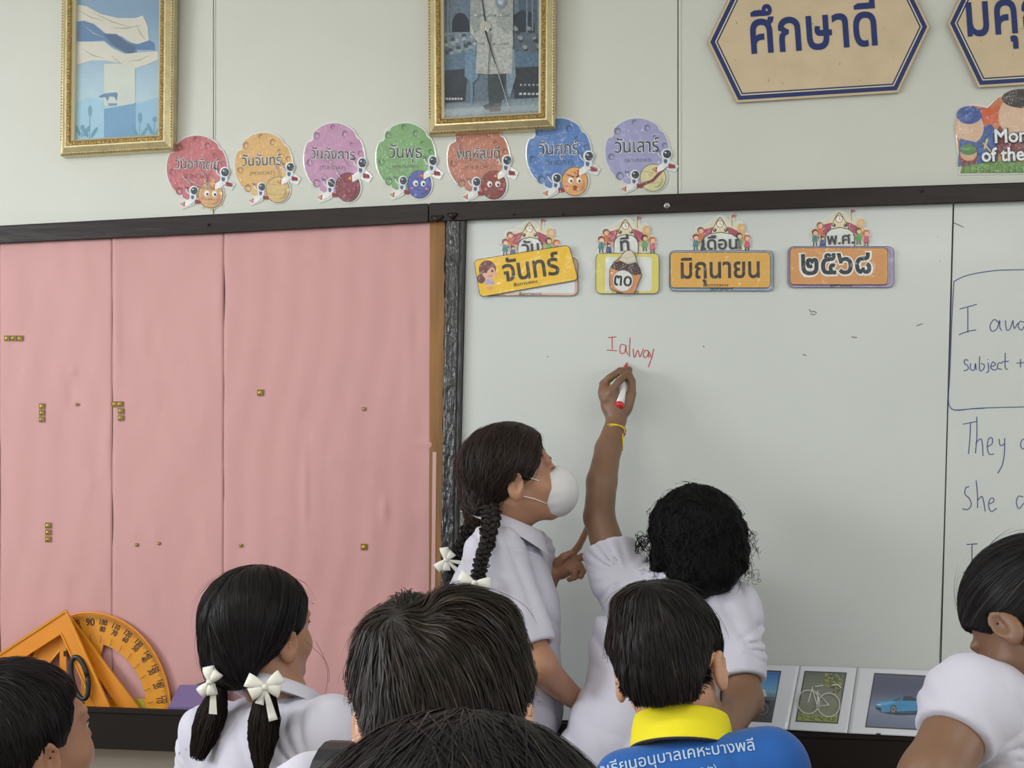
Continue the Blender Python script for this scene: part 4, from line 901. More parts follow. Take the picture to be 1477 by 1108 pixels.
def sculpt(name, f, xs, ys, zs, m, parent, org, relax=1):
    v, F = surface_nets(f, xs, ys, zs)
    me = mesh_np(name, v-np.array(org), F); o = link(name, me, parent, m)
    if relax: md = o.modifiers.new('relax', 'SMOOTH'); md.factor = .5; md.iterations = relax
    return o
def wavy(P, dirs):
    """cloth folds: ('w', direction, freq, amp, warp dir, warp freq, warp amp, envelope freq) long creases that fade in and out;
    ('r', centre, count, amp, reach) creases fanning out from a point of tension"""
    d = 0
    for it in dirs:
        if it[0] == 'w':
            _, a, fr, am, w, wf, wa, ef = it; c = P@A3(w); ph = (P@A3(a))*fr + wa*np.sin(c*wf)+.6*np.sin(c*wf*2.3+1); env = .45+.55*np.sin(c*ef+(P@A3(a))*fr*.31+.7); d = d+am*env*(1-2*np.abs(np.sin(ph))**.7)
        else:
            _, c0, n, am, rc = it; q = P-A3(c0); r = np.sqrt(q[:, 0]**2+q[:, 2]**2)+1e-4; an = np.arctan2(q[:, 2], q[:, 0]); ph = n*an/2+3*np.sin(an*2.1+r*9)+q[:, 1]*8
            d = d+am*np.minimum(r/.09, 1)*np.exp(-r/rc)*(.6+.4*np.sin(an*3+1))*(1-2*np.abs(np.sin(ph))**.7)
    return d
# ---------------- head
def head_f(P, c, R, s, nose=1.0):
    q = ((P-A3(c))@R)/s
    q = q.copy(); ax = np.abs(q[:, 0]); m = q.copy(); m[:, 0] = ax                      # mirrored halves
    d = ell(q, (0,-.012,.032), (.073,.088,.080)); d = smin(d, ell(q, (0,.022,-.028), (.057,.064,.074)), .03)
    d = smin(d, ell(m, (.034,.045,-.032), (.028,.030,.026)), .022)                      # cheeks
    d = smin(d, cap(m, (.048,-.004,-.045), (.012,.060,-.088), .016, .016), .022)        # jaw
    d = smin(d, cap(q, (0,.062,-.086), (0,.065,-.083), .014, .014), .015)                # chin
    d = smin(d, ell(m, (.028,.069,.023), (.027,.011,.011)), .014)                       # brow
    d = smax(d, -ell(m, (.031,.094,.006), (.017,.014,.011)), .012)                      # eye socket
    d = smin(d, ell(m, (.030,.0705,.005), (.0135,.0125,.0125)), .003)                   # eyeball under lid
    d = smin(d, ell(m, (.030,.0715,.0085), (.0150,.0128,.0105)), .003)                  # upper lid
    d = smin(d, cap(q, (0,.078,.010), (0,.094,-.024), .0065*nose, .0095*nose), .012)    # nose
    d = smin(d, ell(m, (.010,.088,-.026), (.0075,.009,.007)), .006)
    d = smin(d, ell(q, (0,.082,-.0515), (.021,.009,.0062)), .005); d = smin(d, ell(q, (0,.080,-.0625), (.018,.009,.0068)), .005)
    d = smax(d, -ell(q, (0,.094,-.0568), (.020,.007,.0012)), .003)
    # ears: bowl with rim, tragus and lobe
    Re = np.array(Matrix.Rotation(math.radians(-24), 3, 'Z') @ Matrix.Rotation(math.radians(-10), 3, 'X'), dtype=f32)
    e = ell(m, (.079,-.014,-.013), (.0085,.0190,.0310), Re); e = smax(e, -ell(m, (.0880,-.012,-.008), (.0095,.0118,.0195), Re), .003)
    e = smin(e, ell(m, (.0785,-.010,-.037), (.0060,.0085,.0090)), .006); e = smin(e, ell(m, (.0785,.001,-.017), (.005,.004,.008)), .003)
    e = smin(e, cap(m, (.0815,-.020,.000), (.0810,-.017,-.022), .0030, .0026), .003)
    d = smin(d, e, .006)
    d = smin(d, cap(q, (0,-.016,-.035), (0,-.020,-.055), .043, .042), .03)
    return d*s
HL_Y = [-.12,-.085,-.05,-.028,-.005,.006,.022,.05,.075,.12]
HL = {'short': [-.056,-.054,-.046,-.030,.018,-.006,-.006,.040,.056,.064],
      'combed': [-.082,-.078,-.058,-.030,.010,-.006,-.008,.020,.086,.12],
      'boy':  [-.052,-.050,-.042,-.022,.020,-.006,-.006,.040,.056,.064],
      'girl': [-.082,-.078,-.058,-.030,.020,.000,.002,.040,.054,.060]}
def hline(q, style): return np.interp(q[:, 1], HL_Y, HL[style])+(2.0*np.clip(np.abs(q[:, 0])-.046, 0, .035)*(q[:, 1] < .0) if style == 'boy' else 0)
def trim_hair(q, d, style='boy'): return smax(d, hline(q, style).astype(f32)-q[:, 2], .010)
def hair_f(P, c, R, s, style, extra=None, vol=(.0885,.104,.094), nz=0.0, cy=-.017, cz=.034):
    q = ((P-A3(c))@R)/s
    d = ell(q, (0,cy,cz), vol)
    zc = hline(q, style).astype(f32); d = smax(d, (zc-q[:, 2]), .012)
    if extra is not None: d = extra(q, d)
    if nz: d = d+nz*(np.sin(q[:, 0]*95+2*np.sin(q[:, 2]*60))*np.sin(q[:, 2]*80+q[:, 1]*70)+.5*np.sin(q[:, 0]*210+q[:, 2]*170)*np.sin(q[:, 1]*190))
    return d*s
def strand_mesh(name, f, c, R, s, flow, n, steps, step, width, m, parent, org, seed=0, lift=0.002, where=None, spread=0.10, fly=0.03, cols=((24,20,20),(40,33,31)), light=0.0, vol=(.0885,.104,.094), curl=0.0, ragged=.5, stop=None):
    """real hair: thousands of tapered ribbons that follow the sculpted hair volume"""
    r = np.random.RandomState(seed); R_ = np.asarray(R, dtype=np.float64); c_ = np.array(c, dtype=np.float64)
    u = r.normal(0, 1, (n*3, 3)); u /= np.linalg.norm(u, axis=1)[:, None]; q = u*np.array(vol)*.98+np.array([0,-.017,.034])
    if where is not None: q = q[where(q)]
    if stop: q = q[q[:, 2] > hline(q, stop)+.004]
    q = q[:n]; n = len(q); P = (q*s)@R_.T+c_
    F_ = lambda X: f(X.astype(f32)).astype(np.float64)
    def grad(X):
        e = 0.002; g = np.stack([F_(X+np.eye(3)[i]*e)-F_(X-np.eye(3)[i]*e) for i in range(3)], 1); return g/(np.linalg.norm(g, axis=1)[:, None]+1e-9)
    keep = F_(P) < .012; P = P[keep]; n = len(P)
    for _ in range(3): P = P-grad(P)*F_(P)[:, None]
    L = np.array(step)*(1-ragged*r.rand(n)); jit = r.normal(0, spread, (n, 3)); isfly = r.rand(n) < fly; lf = np.where(isfly, r.uniform(.004, .016, n), r.uniform(0, lift, n))
    pts = [P.copy()]; nor = [grad(P)]; dprev = None; ph = r.uniform(0, 6.28, n)
    for k in range(steps):
        ql = (P-c_)@R_/s; d = (flow(ql)+jit)@R_.T; g = nor[-1]; d = d-g*(d*g).sum(1)[:, None]; d /= (np.linalg.norm(d, axis=1)[:, None]+1e-9)
        if curl: d = d+curl*np.cross(g, d)*np.sin(ph+k*1.5)[:, None]
        if dprev is not None: d = d*.55+dprev*.45
        dprev = d
        if stop: alive = ql[:, 2] > hline(ql, stop)+.004; L = np.where(alive, L, L*.04)
        P = P+d*L[:, None]; g = grad(P); t = (k+1)/steps
        P = P-g*(F_(P)-lf*t**.7)[:, None]*np.where(isfly & (t > .4), .35, 1.0)[:, None]; pts.append(P.copy()); nor.append(g)
    pts = np.array(pts); nor = np.array(nor); K = steps+1; V = np.zeros((K, 2, n, 3))
    for k in range(K):
        t = pts[min(k+1, K-1)]-pts[max(k-1, 0)]; sd = np.cross(nor[k], t); sd /= (np.linalg.norm(sd, axis=1)[:, None]+1e-9)
        w = width*(.55+.45*math.sin(math.pi*min(1, .15+k/K)))*(1 if k < K-1 else .15); tw = sd+nor[k]*(.25*np.sin(ph))[:, None]
        V[k, 0] = pts[k]+tw*w; V[k, 1] = pts[k]-tw*w
    V = V.reshape(-1, 3)-np.array(org); i = np.arange(n); F = []
    for k in range(K-1):
        a = k*2*n; F.append(np.stack([a+i, a+n+i, a+3*n+i, a+2*n+i], 1))
    F = np.concatenate(F); me = mesh_np(name, V, F); a = me.color_attributes.new('Col', 'FLOAT_COLOR', 'POINT')
    t = r.rand(n)[:, None]; C0 = np.array(lin(cols[0])); C1 = np.array(lin(cols[1])); cc = C0*(1-t)+C1*t; li = r.rand(n) < light; cc[li] = np.array(lin((72,61,53)))  # a few paler strands put the hair's sheen into the colour
    cc[:, 3] = 1; a.data.foreach_set('color', np.tile(cc, (K*2, 1)).astype(np.float32).ravel()); return link(name, me, parent, m)
M['hair'] = mat('hair_strand', attr=True, rough=.42, spec=.14)
M['scalp'] = mat('hair_mass', (15,13,13), .5, spec=.3, bump=(90,.8,.004,(1,1,.3)))
M['scalpb'] = mat('brown_hair_mass', (30,24,21), .5, spec=.3, bump=(90,.8,.004,(1,1,.3)))
M['skin'] = mat('skin_tan', (168,122,96), .48, sss=.12, noise=(9,.05), bump=(220,.12,.0006))
M['skin_b'] = mat('skin_brown', (124,91,69), .48, sss=.12, noise=(9,.05), bump=(220,.12,.0006))
M['skin_l'] = mat('skin_light', (200,152,124), .48, sss=.15, noise=(9,.04), bump=(220,.12,.0006))
M['shirt'] = mat('white_school_cotton', (198,196,209), .75, spec=.25, sheen=.15, noise=(5,.02), bump=(26,.22,.006,(1,1,.5)))
M['shirt2'] = mat('white_collar_cotton', (204,202,214), .72, spec=.25, sheen=.1, bump=(50,.15,.003))
M['blue'] = mat('royal_blue_polo', (34,92,168), .7, spec=.25, sheen=.15, noise=(5,.05), bump=(22,.25,.006,(1,1,.5)))
M['yellow'] = mat('yellow_rib_collar', (238,222,44), .75, spec=.2, bump=(260,.5,.001,(.2,.2,3)))
M['navy'] = mat('navy_skirt', (30,34,54), .8); M['khaki'] = mat('brown_shorts', (96,72,50), .8)
M['shoe'] = mat('black_school_shoe', (24,24,26), .35); M['sock'] = mat('white_sock', (210,210,212), .8)
M['ribbon'] = mat('cream_satin_ribbon', (226,224,214), .42, spec=.5, sheen=.2, bump=(60,.15,.002))
M['eye'] = mat('eye_white', (225,220,214), .15); M['iris'] = mat('dark_iris', (36,24,18), .1); M['lash'] = mat('lash', (20,16,16), .6)
def person(label, hc, R, s, sh, arms, style, skin, floor_hip, shirtm='shirt', lower='navy', h=.005, headbox=.004, fold=None, folds=1.0, hem=None, wr=(.13,.10), nose=1.0, legdir=None, torso_yaw=0.0, sleeve_cut=.62, group=None, waist_r=None, nk=None):
    """hc head centre; sh=(neck base, left shoulder, right shoulder, waist centre); arms=list of (shoulder, elbow, wrist, radii, hand function, sleeve end)"""
    nb_, SL, SR, WC = [Vector(v) for v in sh]; foot = Vector((WC.x, WC.y, 0)); hipz = floor_hip
    root = empty('person', foot, label, 'person', group); hipc = Vector((WC.x, WC.y, hipz)); dx_ = (SR-SL).normalized(); sx = Vector((dx_.x, dx_.y, 0)).normalized(); fw = Vector((-sx.y, sx.x, 0))
    RT = np.array([[sx.x, fw.x, 0], [sx.y, fw.y, 0], [0, 0, 1]], dtype=f32)
    chest = (SL+SR)/2*.6+WC*.4; hw = (SR-SL).length/2
    nape = Vector(hc)+Vector((R@np.array([0,-.018,-.050]))*s)
    def torso(P, g):
        d = cap(P, SL, SR, .045+g, .045+g); d = smin(d, ell(P, chest, (hw*1.0+g, .088+g, .17+g), RT), .05)
        q = (P-A3(WC))@RT; q2 = q.copy(); q2[:, 1] *= wr[0]/wr[1]
        a = (np.array([0,0,0])); top = (A3(chest)-A3(WC))@RT; bot = (A3(hipc)-A3(WC))@RT; top[1] *= wr[0]/wr[1]; bot[1] *= wr[0]/wr[1]
        d = smin(d, cap(q2, top, (0,0,0), wr[0]*.86+g, wr[0]+g)*.85, .05); d = smin(d, cap(q2, (0,0,0), bot, wr[0]+g, wr[0]*1.02+g)*.85, .05); return d
    knees = []; 
    for sgn in (-1, 1):
        hp = hipc+sx*sgn*.065; kn = Vector((hp.x, hp.y, hipz*.53))+fw*.015; an = Vector((hp.x, hp.y, .06))-fw*.01; knees.append((hp, kn, an, an+fw*.11+Vector((0,0,-.028))))
    def body(P):
        d = head_f(P, hc, R, s, nose); d = smin(d, cap(P, nape, nb_, .042*s, nk or .05), .03); d = smin(d, torso(P, -.006), .03)
        for hp, kn, an, to in knees:
            d = smin(d, cap(P, hp, kn, .068, .045), .03); d = smin(d, cap(P, kn, an, .045, .028), .015); d = smin(d, cap(P, an, to, .028, .022), .01)
        for a in arms:
            d = smin(d, chain(P, a['pts'], a['rad'], a.get('k', .02)), .018)
            if a.get('hand'): d = smin(d, a['hand'](P), .006)
        return d
    allp = [Vector(hc)+Vector(v) for v in ((.12,.14,.13),(-.12,-.14,-.2))]+[SL, SR, WC]+[Vector(p) for a in arms for p in a['pts']]
    for a in arms: allp += [Vector(a['pts'][-1])+Vector(v)*.10 for v in ((1,1,.6),(-1,-1,-.6))]
    lo = [min(p[i] for p in allp)-.09 for i in range(2)]+[0]; hi = [max(p[i] for p in allp)+.09 for i in range(3)]
    lo[0] = min(lo[0], WC.x-.22); hi[0] = max(hi[0], WC.x+.22); lo[1] = min(lo[1], WC.y-.2); hi[1] = max(hi[1], WC.y+.2)
    zmid = min(hc[2]-.16*s, min(min(p[2] for p in a['pts'][1:]) for a in arms)-.06 if arms else 9)
    zmid = max(zmid, hipz)
    zs = axis((-.012, hipz, .024), (hipz, zmid, .010), (zmid, max(hi[2], hc[2]+.15*s), headbox))
    xs = axis((lo[0], hi[0], headbox)); ys = axis((lo[1], hi[1], headbox))
    sculpt('body', body, xs, ys, zs, M[skin], root, foot, 1)
    # shirt: loose shell with hollow sleeves and pressed folds
    F0 = fold or [('r', SL-Vector((0,0,.07)), 13, .006, .13), ('r', SR-Vector((0,0,.07)), 13, .006, .13), ('w', (1,.3,.25), 42, .0026, (.2,0,1), 9, 1.3, 14)]
    def shirt(P):
        d = torso(P, .011); fk = np.ones(len(P), dtype=f32)
        holes = []
        for a in arms:
            S_, E_ = Vector(a['pts'][0]), Vector(a['pts'][1]); Z = S_.lerp(E_, a.get('sleeve', sleeve_cut)); r0 = a['rad'][0]+.016; r1 = a.get('cuff', a['rad'][1]+.028)
            e = cap(P, S_, Z, r0, r1); ax_ = A3((Z-S_).normalized()); pl = (P-A3(Z))@ax_; fk = fk*(1-np.clip(1-e/.03, 0, 1)*(1-np.clip(-pl/.06+.12, .12, 1))); e = smax(e, pl, .004); d = smin(d, e, .028); holes.append((S_, Z, ax_, r1))
        d = smax(d, -cap(P, nape, nb_+(nape-nb_)*.25, .040*s, .044*s), .006)
        d = d+wavy(P, F0)*folds*fk
        for S_, Z, ax_, r1 in holes:
            inn = cap(P, S_.lerp(Z, .6), Z+Vector(ax_)*.03, r1*.5, r1-.009); d = smax(d, -inn, .004)
        zt_ = hem if hem is not None else hipz+.02
        d = smax(d, zt_-P[:, 2], .006); return d
    sculpt('shirt', shirt, axis((lo[0], hi[0], h)), axis((lo[1], hi[1], h)), axis((max(.3, hipz-.1), max(hi[2]-.05, nb_.z+.1), h)), M[shirtm], root, foot, 1)
    def low(P):
        if lower == 'navy':
            q = (P-A3(hipc))@RT; ang = np.arctan2(q[:, 1], q[:, 0]); t = np.clip((hipz+.06-P[:, 2])/.36, 0, 1); r = .125+.075*t+.006*np.sin(ang*22)*t
            d = (np.sqrt(q[:, 0]**2+(q[:, 1]*1.2)**2)-r)*.8; d = smax(d, P[:, 2]-(hipz+.07), .01); d = smax(d, hipz*.50-P[:, 2], .006); return d
        d = None
        for hp, kn, an, to in knees:
            e = cap(P, hp, hp.lerp(kn, .85), .095, .085); d = e if d is None else smin(d, e, .03)
        q = (P-A3(hipc))@RT; d = smin(d, ell(P, hipc, (.15,.115,.10), RT), .03); d = smax(d, P[:, 2]-(hipz+.07), .01); return smax(d, hipz*.60-P[:, 2], .006)
    sculpt('skirt' if lower == 'navy' else 'shorts', low, axis((WC.x-.26, WC.x+.26, .011)), axis((WC.y-.26, WC.y+.26, .011)), axis((.2, hipz+.12, .02)), M[lower], root, foot, 1)
    for hp, kn, an, to in knees:
        g_ = lambda P, an=an, to=to: smax(smin(cap(P, (an.x, an.y, .035), (to.x, to.y, .03), .036, .034), cap(P, (an.x, an.y, .02), (an.x, an.y, .06), .034, .036), .02), .001-P[:, 2], .003)
        sculpt('shoe', g_, axis((an.x-.07, an.x+.07, .009)), axis((min(an.y, to.y)-.06, max(an.y, to.y)+.06, .009)), axis((-.01, .11, .009)), M['shoe'], root, foot, 1)
        g_ = lambda P, an=an, kn=kn: smax(cap(P, an, kn, .033, .050), P[:, 2]-.2, .004)
        sculpt('sock', g_, axis((an.x-.07, an.x+.07, .009)), axis((an.y-.07, an.y+.07, .009)), axis((.07, .22, .01)), M['sock'], root, foot, 1)
    # eyes
    for sgn in (-1, 1):
        cc = Vector(hc)+Vector((R@np.array([sgn*.030,.0722,.0035]))*s); b = MB(); n_ = Vector(R[:, 1])
        bm = bmesh.new(); bmesh.ops.create_uvsphere(bm, u_segments=14, v_segments=8, radius=.0115*s); b.add([v.co+cc for v in bm.verts], [[v.index for v in f.verts] for f in bm.faces]); bm.free()
        eo = b.build('eye', M['eye'], root, smooth=True); b = MB(); b.tube([cc+n_*.0090*s, cc+n_*.0119*s], [.0058*s, .0040*s], 12); b.build('iris', M['iris'], eo, smooth=True)
        def bez(pts, rad, nm):
            Q_ = np.array([np.array(hc)+(R@np.array([sgn*p[0], p[1], p[2]]))*s for p in pts])
            for _ in range(4):
                g = np.stack([body((Q_+np.eye(3)[i]*.001).astype(f32))-body((Q_-np.eye(3)[i]*.001).astype(f32)) for i in range(3)], 1); g /= np.linalg.norm(g, axis=1)[:, None]+1e-9; Q_ = Q_-g*body(Q_.astype(f32))[:, None]
            b = MB(); b.tube([Vector(q) for q in Q_], [r_*s*.75 for r_ in rad], 6); b.build(nm, M['lash'], root, smooth=True)
        bez([(.014,.086,.024),(.026,.086,.030),(.040,.076,.029),(.050,.064,.024)], [.0012,.0026,.0022,.0007], 'eyebrow')
        bez([(.016,.082,.006),(.024,.087,.0085),(.034,.086,.0085),(.045,.077,.005),(.049,.074,.003)], [.0006,.0016,.0018,.0020,.0004], 'eyelashes')
    return root, foot, body
def collar(root, org, c, R, rx, ry, h0, flare, m, th=.0026, a0=-155, a1=155, drop=0.0, name='collar'):
    """stand-and-fall collar round the neck; open in front. local y forward"""
    V = []; nA, nR = 56, 7; prof = [(0,0),(.25,.9),(.5,1.0),(.62,.92),(.8,.45),(.92,0.05),(1,-.12)]
    for i in range(nA+1):
        a = math.radians(a0+(a1-a0)*i/nA-90)
        for t, z in prof:
            fl = flare*max(0, t-.4)/.6; rr_x, rr_y = rx+fl, ry+fl; tip = drop*(max(0, abs(a0+(a1-a0)*i/nA)-90)/65)*max(0, t-.5)
            p = np.array([rr_x*math.cos(a), rr_y*math.sin(a), h0*z-tip]); V.append(R@p+np.array(c)-np.array(org))
    n = len(prof); F = [(i*n+j, i*n+j+1, (i+1)*n+j+1, (i+1)*n+j) for i in range(nA) for j in range(n-1)]
    me = mesh_np(name, np.array(V), np.array(F)); o = link(name, me, root, m); md = o.modifiers.new('t', 'SOLIDIFY'); md.thickness = th; md.offset = 0
    md = o.modifiers.new('s', 'SUBSURF'); md.levels = 1; md.render_levels = 1; return o
def braid(root, org, pts, rad, m, seed=0, turns=None, name='braid', cols=((24,20,20),(46,36,31))):
    """three-strand plait along a path; every strand is a bundle of fine locks"""
    pts = [Vector(p) for p in pts]; n = 60; Q_ = [Vector()]; P = []
    Qp = [pts[0]*2-pts[1]]+pts+[pts[-1]*2-pts[-2]]
    for k in range(n):
        u = k/(n-1)*(len(pts)-1); i = min(int(u), len(pts)-2); t = u-i; a, b_, c_, d = Qp[i:i+4]; P.append(.5*((2*b_)+(c_-a)*t+(2*a-5*b_+4*c_-d)*t*t+(3*b_-a-3*c_+d)*t**3))
    L = sum((P[i+1]-P[i]).length for i in range(n-1)); turns = turns or L/.045; b = MB(); rr = random.Random(seed); view = (P[n//2]-CAM).normalized()
    for s3 in range(3):
        core = []; rads = []
        for k in range(n):
            t = k/(n-1); T_ = (P[min(k+1, n-1)]-P[max(k-1, 0)]).normalized(); sd = T_.cross(view).normalized(); r = rad[0]*(1-t)+rad[1]*t; ph = 2*math.pi*(turns*t+s3/3)
            core.append((P[k]+sd*r*.62*math.sin(ph)+view*r*.38*math.sin(2*ph), T_, sd)); rads.append(r*.56*(1+.12*math.sin(k*1.9+s3*2)))
        for l in range(20):
            ph0 = rr.uniform(0, 6.28); k_ = .5+.75*rr.random(); line = []; dz = rr.uniform(.8, 1.15)
            for k, (p, T_, sd) in enumerate(core):
                a = ph0+k*.35; line.append(p+(sd*math.cos(a)+view*math.sin(a))*rads[k]*k_*dz)
            b.tube(line, [q*.20 for q in rads], 4)
        b.tube([p for p, _, _ in core], [q*.72 for q in rads], 6)
    return b.build(name, m, root, smooth=True)
def tassel(root, org, a, z, r0, r1, n, m, seed=0, name='hair_end', frizz=.15, w=.0007):
    rr = np.random.RandomState(seed); a = np.array(a); z = np.array(z); K = 9; d = z-a; L = np.linalg.norm(d); d /= L; u = np.cross(d, [0,1,0]); u /= np.linalg.norm(u); v = np.cross(d, u)
    ang = rr.uniform(0, 6.28, n); rad = np.sqrt(rr.rand(n)); ln = L*(.72+.3*rr.rand(n)); V = np.zeros((K, 2, n, 3)); vd = np.array(FWD)
    for k in range(K):
        t = k/(K-1); r = (r0+(r1-r0)*math.sin(min(1, t*1.6)*math.pi/2))*(1-.55*max(0, t-.6)/.4)
        q = a+d*(ln*t)[:, None]+u*(np.cos(ang)*rad*r)[:, None]+v*(np.sin(ang)*rad*r)[:, None]+frizz*r*t*rr.normal(0, .35, (n, 3))
        V[k, 0] = q+u*w; V[k, 1] = q-u*w*(1 if k < K-1 else .3)
    V = V.reshape(-1, 3)-np.array(org); i = np.arange(n); F = np.concatenate([np.stack([k*2*n+i, k*2*n+n+i, k*2*n+3*n+i, k*2*n+2*n+i], 1) for k in range(K-1)])
    me = mesh_np(name, V, F); at = me.color_attributes.new('Col', 'FLOAT_COLOR', 'POINT'); t = rr.rand(n)[:, None]; cc = np.array(lin((20,17,17)))*(1-t)+np.array(lin((44,35,31)))*t; cc[:, 3] = 1
    at.data.foreach_set('color', np.tile(cc, (K*2, 1)).astype(np.float32).ravel()); return link(name, me, root, m)
def bow(root, c, size, rotd, m, tails=(1.3, 1.1), normal=None, four=True, name='hair_bow'):
    """satin bow: puffed loops, a knot and two ribbon tails"""
    c = Vector(c); N = (CAM-c).normalized() if normal is None else Vector(normal).normalized(); X = Vector((0,0,1)).cross(N).normalized(); Y = N.cross(X)
    cr, sr = math.cos(math.radians(rotd)), math.sin(math.radians(rotd)); U = X*cr+Y*sr; V_ = Y*cr-X*sr; b = MB()
    def ribbon(path, wid, th=.0012):
        vs = []; n = len(path)
        for (p, wd, dr) in path:
            for k in range(5):
                t = k/4-.5; vs.append(p+dr*wd*2*t+N*(.0016*math.cos(t*math.pi*1.5)))
        m_ = len(vs); vs += [v-N*th for v in vs]; F = []
        for i in range(n-1):
            for k in range(4): a = i*5+k; F += [(a, a+1, a+6, a+5), (m_+a, m_+a+5, m_+a+6, m_+a+1)]
        for i in range(n-1): a = i*5; F += [(a, a+5, m_+a+5, m_+a), (a+4, m_+a+4, m_+a+9, a+9)]
        F += [tuple(range(5))[::-1]+tuple(m_+k for k in range(5)), tuple((n-1)*5+k for k in range(5))+tuple(m_+(n-1)*5+k for k in (4,3,2,1,0))]
        b.add(vs, F)
    for ang, L in ((28, 1), (152, 1), (-22, .82), (202, .82)) if four else ((12, 1), (168, 1)):
        D_ = U*math.cos(math.radians(ang))+V_*math.sin(math.radians(ang)); E_ = V_*math.cos(math.radians(ang))-U*math.sin(math.radians(ang)); path = []
        for i in range(13):
            t = i/12; a = t*2*math.pi; x = size*L*(1-math.cos(a))/2; path.append((c+D_*x+N*(size*.20*math.sin(a)+.004), size*.10+size*.26*math.sin(min(1, x/size)*math.pi/2), E_))
        ribbon(path, 0)
    for ang, L in ((-80, tails[0]), (-112, tails[1])):
        D_ = U*math.cos(math.radians(ang))+V_*math.sin(math.radians(ang)); E_ = V_*math.cos(math.radians(ang))-U*math.sin(math.radians(ang))
        ribbon([(c+D_*size*L*t+N*(.004+.003*math.sin(t*6)), size*(.09+.14*t), E_) for t in [i/8 for i in range(9)]], 0)
    o = b.build(name, m, root, smooth=True)
    b = MB(); b.tube([c-V_*size*.13+N*.006, c-V_*size*.06+N*.010, c+V_*size*.06+N*.010, c+V_*size*.13+N*.006], [size*.07, size*.15, size*.15, size*.07], 10); b.build('knot', m, o, smooth=True); return o
def finger(P, pts, r0=.0085, r1=.007): n = len(pts); return chain(P, pts, [r0+(r1-r0)*i/(n-1) for i in range(n)], .003)
# ================================================================== PEOPLE
V3 = lambda v: (v.x, v.y, v.z)
def relaxed_hand(wr_, dr, side, palm):
    """hanging hand: palm, four bent fingers of different length and a thumb from the side of the palm"""
    wr_ = Vector(wr_); d = Vector(dr).normalized(); s_ = Vector(side).normalized(); p_ = Vector(palm).normalized()
    def f(P):
        h = chain(P, [wr_, wr_+d*.03], [.019, .021], .01); h = smin(h, cap(P, wr_+d*.03+s_*.014, wr_+d*.062+s_*.018, .015, .013), .012); h = smin(h, cap(P, wr_+d*.03-s_*.012, wr_+d*.058-s_*.018, .015, .012), .012)
        for k, (o, l) in enumerate(((.024,.058),(.008,.066),(-.008,.060),(-.023,.047))):
            b_ = wr_+d*.066+s_*o; h = smin(h, finger(P, [b_, b_+d*l*.45+p_*l*.12, b_+d*l*.70+p_*l*.38, b_+d*l*.80+p_*l*.65], .0078, .0058), .004)
        b_ = wr_+d*.022+s_*.018; h = smin(h, finger(P, [b_, b_+s_*.020+d*.018+p_*.008, b_+s_*.026+d*.040+p_*.014, b_+s_*.022+d*.056+p_*.018], .0105, .0070), .006); return h
    return f
def arm_down(S_, out, L=.20, L2=.18, fw=.0, r=(.037,.030,.021), sleeve=.75, cuff=None, **k):
    S_ = Vector(S_); E_ = S_+Vector((out, fw*.3, -L)); Wp = E_+Vector((out*.1, fw, -L2)); side = Vector((-out, .3, 0)).normalized()
    d = dict(pts=[V3(S_), V3(E_), V3(Wp)], rad=list(r), hand=relaxed_hand(Wp, Wp-E_, (0,1,0), (-1 if out > 0 else 1, 0, 0)), sleeve=sleeve)
    if cuff: d['cuff'] = cuff
    d.update(k); return d

# ---------- the girl writing on the board (seen from behind, left arm raised)
hc = D(1006, 786, 2.36); R = rot(2, 8, 4)
SL = D(893, 838, 2.42); SR = D(1052, 884, 2.33); EL = D(864, 746, 2.49); WRp = W(889, 606, .100)
hw_ = lambda px, py, o: V3(W(px, py, o))
def writing_hand(P):
    h = chain(P, [hw_(889,606,.100), hw_(886,590,.094), hw_(881,570,.088)], [.0235,.024,.022], .012)
    h = smin(h, cap(P, hw_(900,592,.088), hw_(907,574,.084), .017, .0135), .012)                    # heel of the thumb
    h = smin(h, cap(P, hw_(876,585,.096), hw_(874,566,.096), .015, .014), .01)
    h = smin(h, ell(P, hw_(873,567,.090), (.014,.014,.019)), .012)
    h = smin(h, finger(P, [hw_(871,571,.088), hw_(880,581,.100), hw_(888,579,.092)], .0100, .0080), .008)                        # little and ring fingers folded under
    h = smin(h, finger(P, [hw_(869,564,.092), hw_(874,576,.108), hw_(884,575,.106), hw_(890,567,.096)], .0098, .0080), .007)
    h = smin(h, finger(P, [hw_(870,560,.090), hw_(880,567,.110), hw_(892,551,.100), hw_(904,540,.076)], .0104, .0080), .004)     # middle
    h = smin(h, finger(P, [hw_(870,554,.082), hw_(880,545,.088), hw_(894,535,.074), hw_(908,533,.056)], .0102, .0076), .004)     # index
    h = smin(h, finger(P, [hw_(905,588,.088), hw_(911,568,.082), hw_(911,550,.074), hw_(907,539,.064)], .0120, .0085), .006)     # thumb
    return h
armL = dict(pts=[V3(SL), V3(EL), V3(D(868,695,2.53)), V3(D(877,648,2.57)), V3(WRp)], rad=[.041,.0345,.0345,.0300,.0225], k=.009, hand=writing_hand, sleeve=.50, cuff=.062)
SRe = D(1072, 1010, 2.22); armR = dict(pts=[V3(SR), V3(SRe), V3(D(1045, 1060, 2.05))], rad=[.044,.037,.026], sleeve=.80, cuff=.053, hand=relaxed_hand(D(1045,1060,2.05), (-.1,.6,.2), (0,0,1), (-1,0,0)))
foldB = [('r', D(905,826,2.36), 13, .013, .24), ('r', D(1050,930,2.28), 12, .012, .13), ('w', (1,.2,.42), 62, .0050, (.1,0,1), 7, 1.2, 8), ('w', (.5,0,1), 60, .0014, (1,0,0), 12, 1.4, 17)]
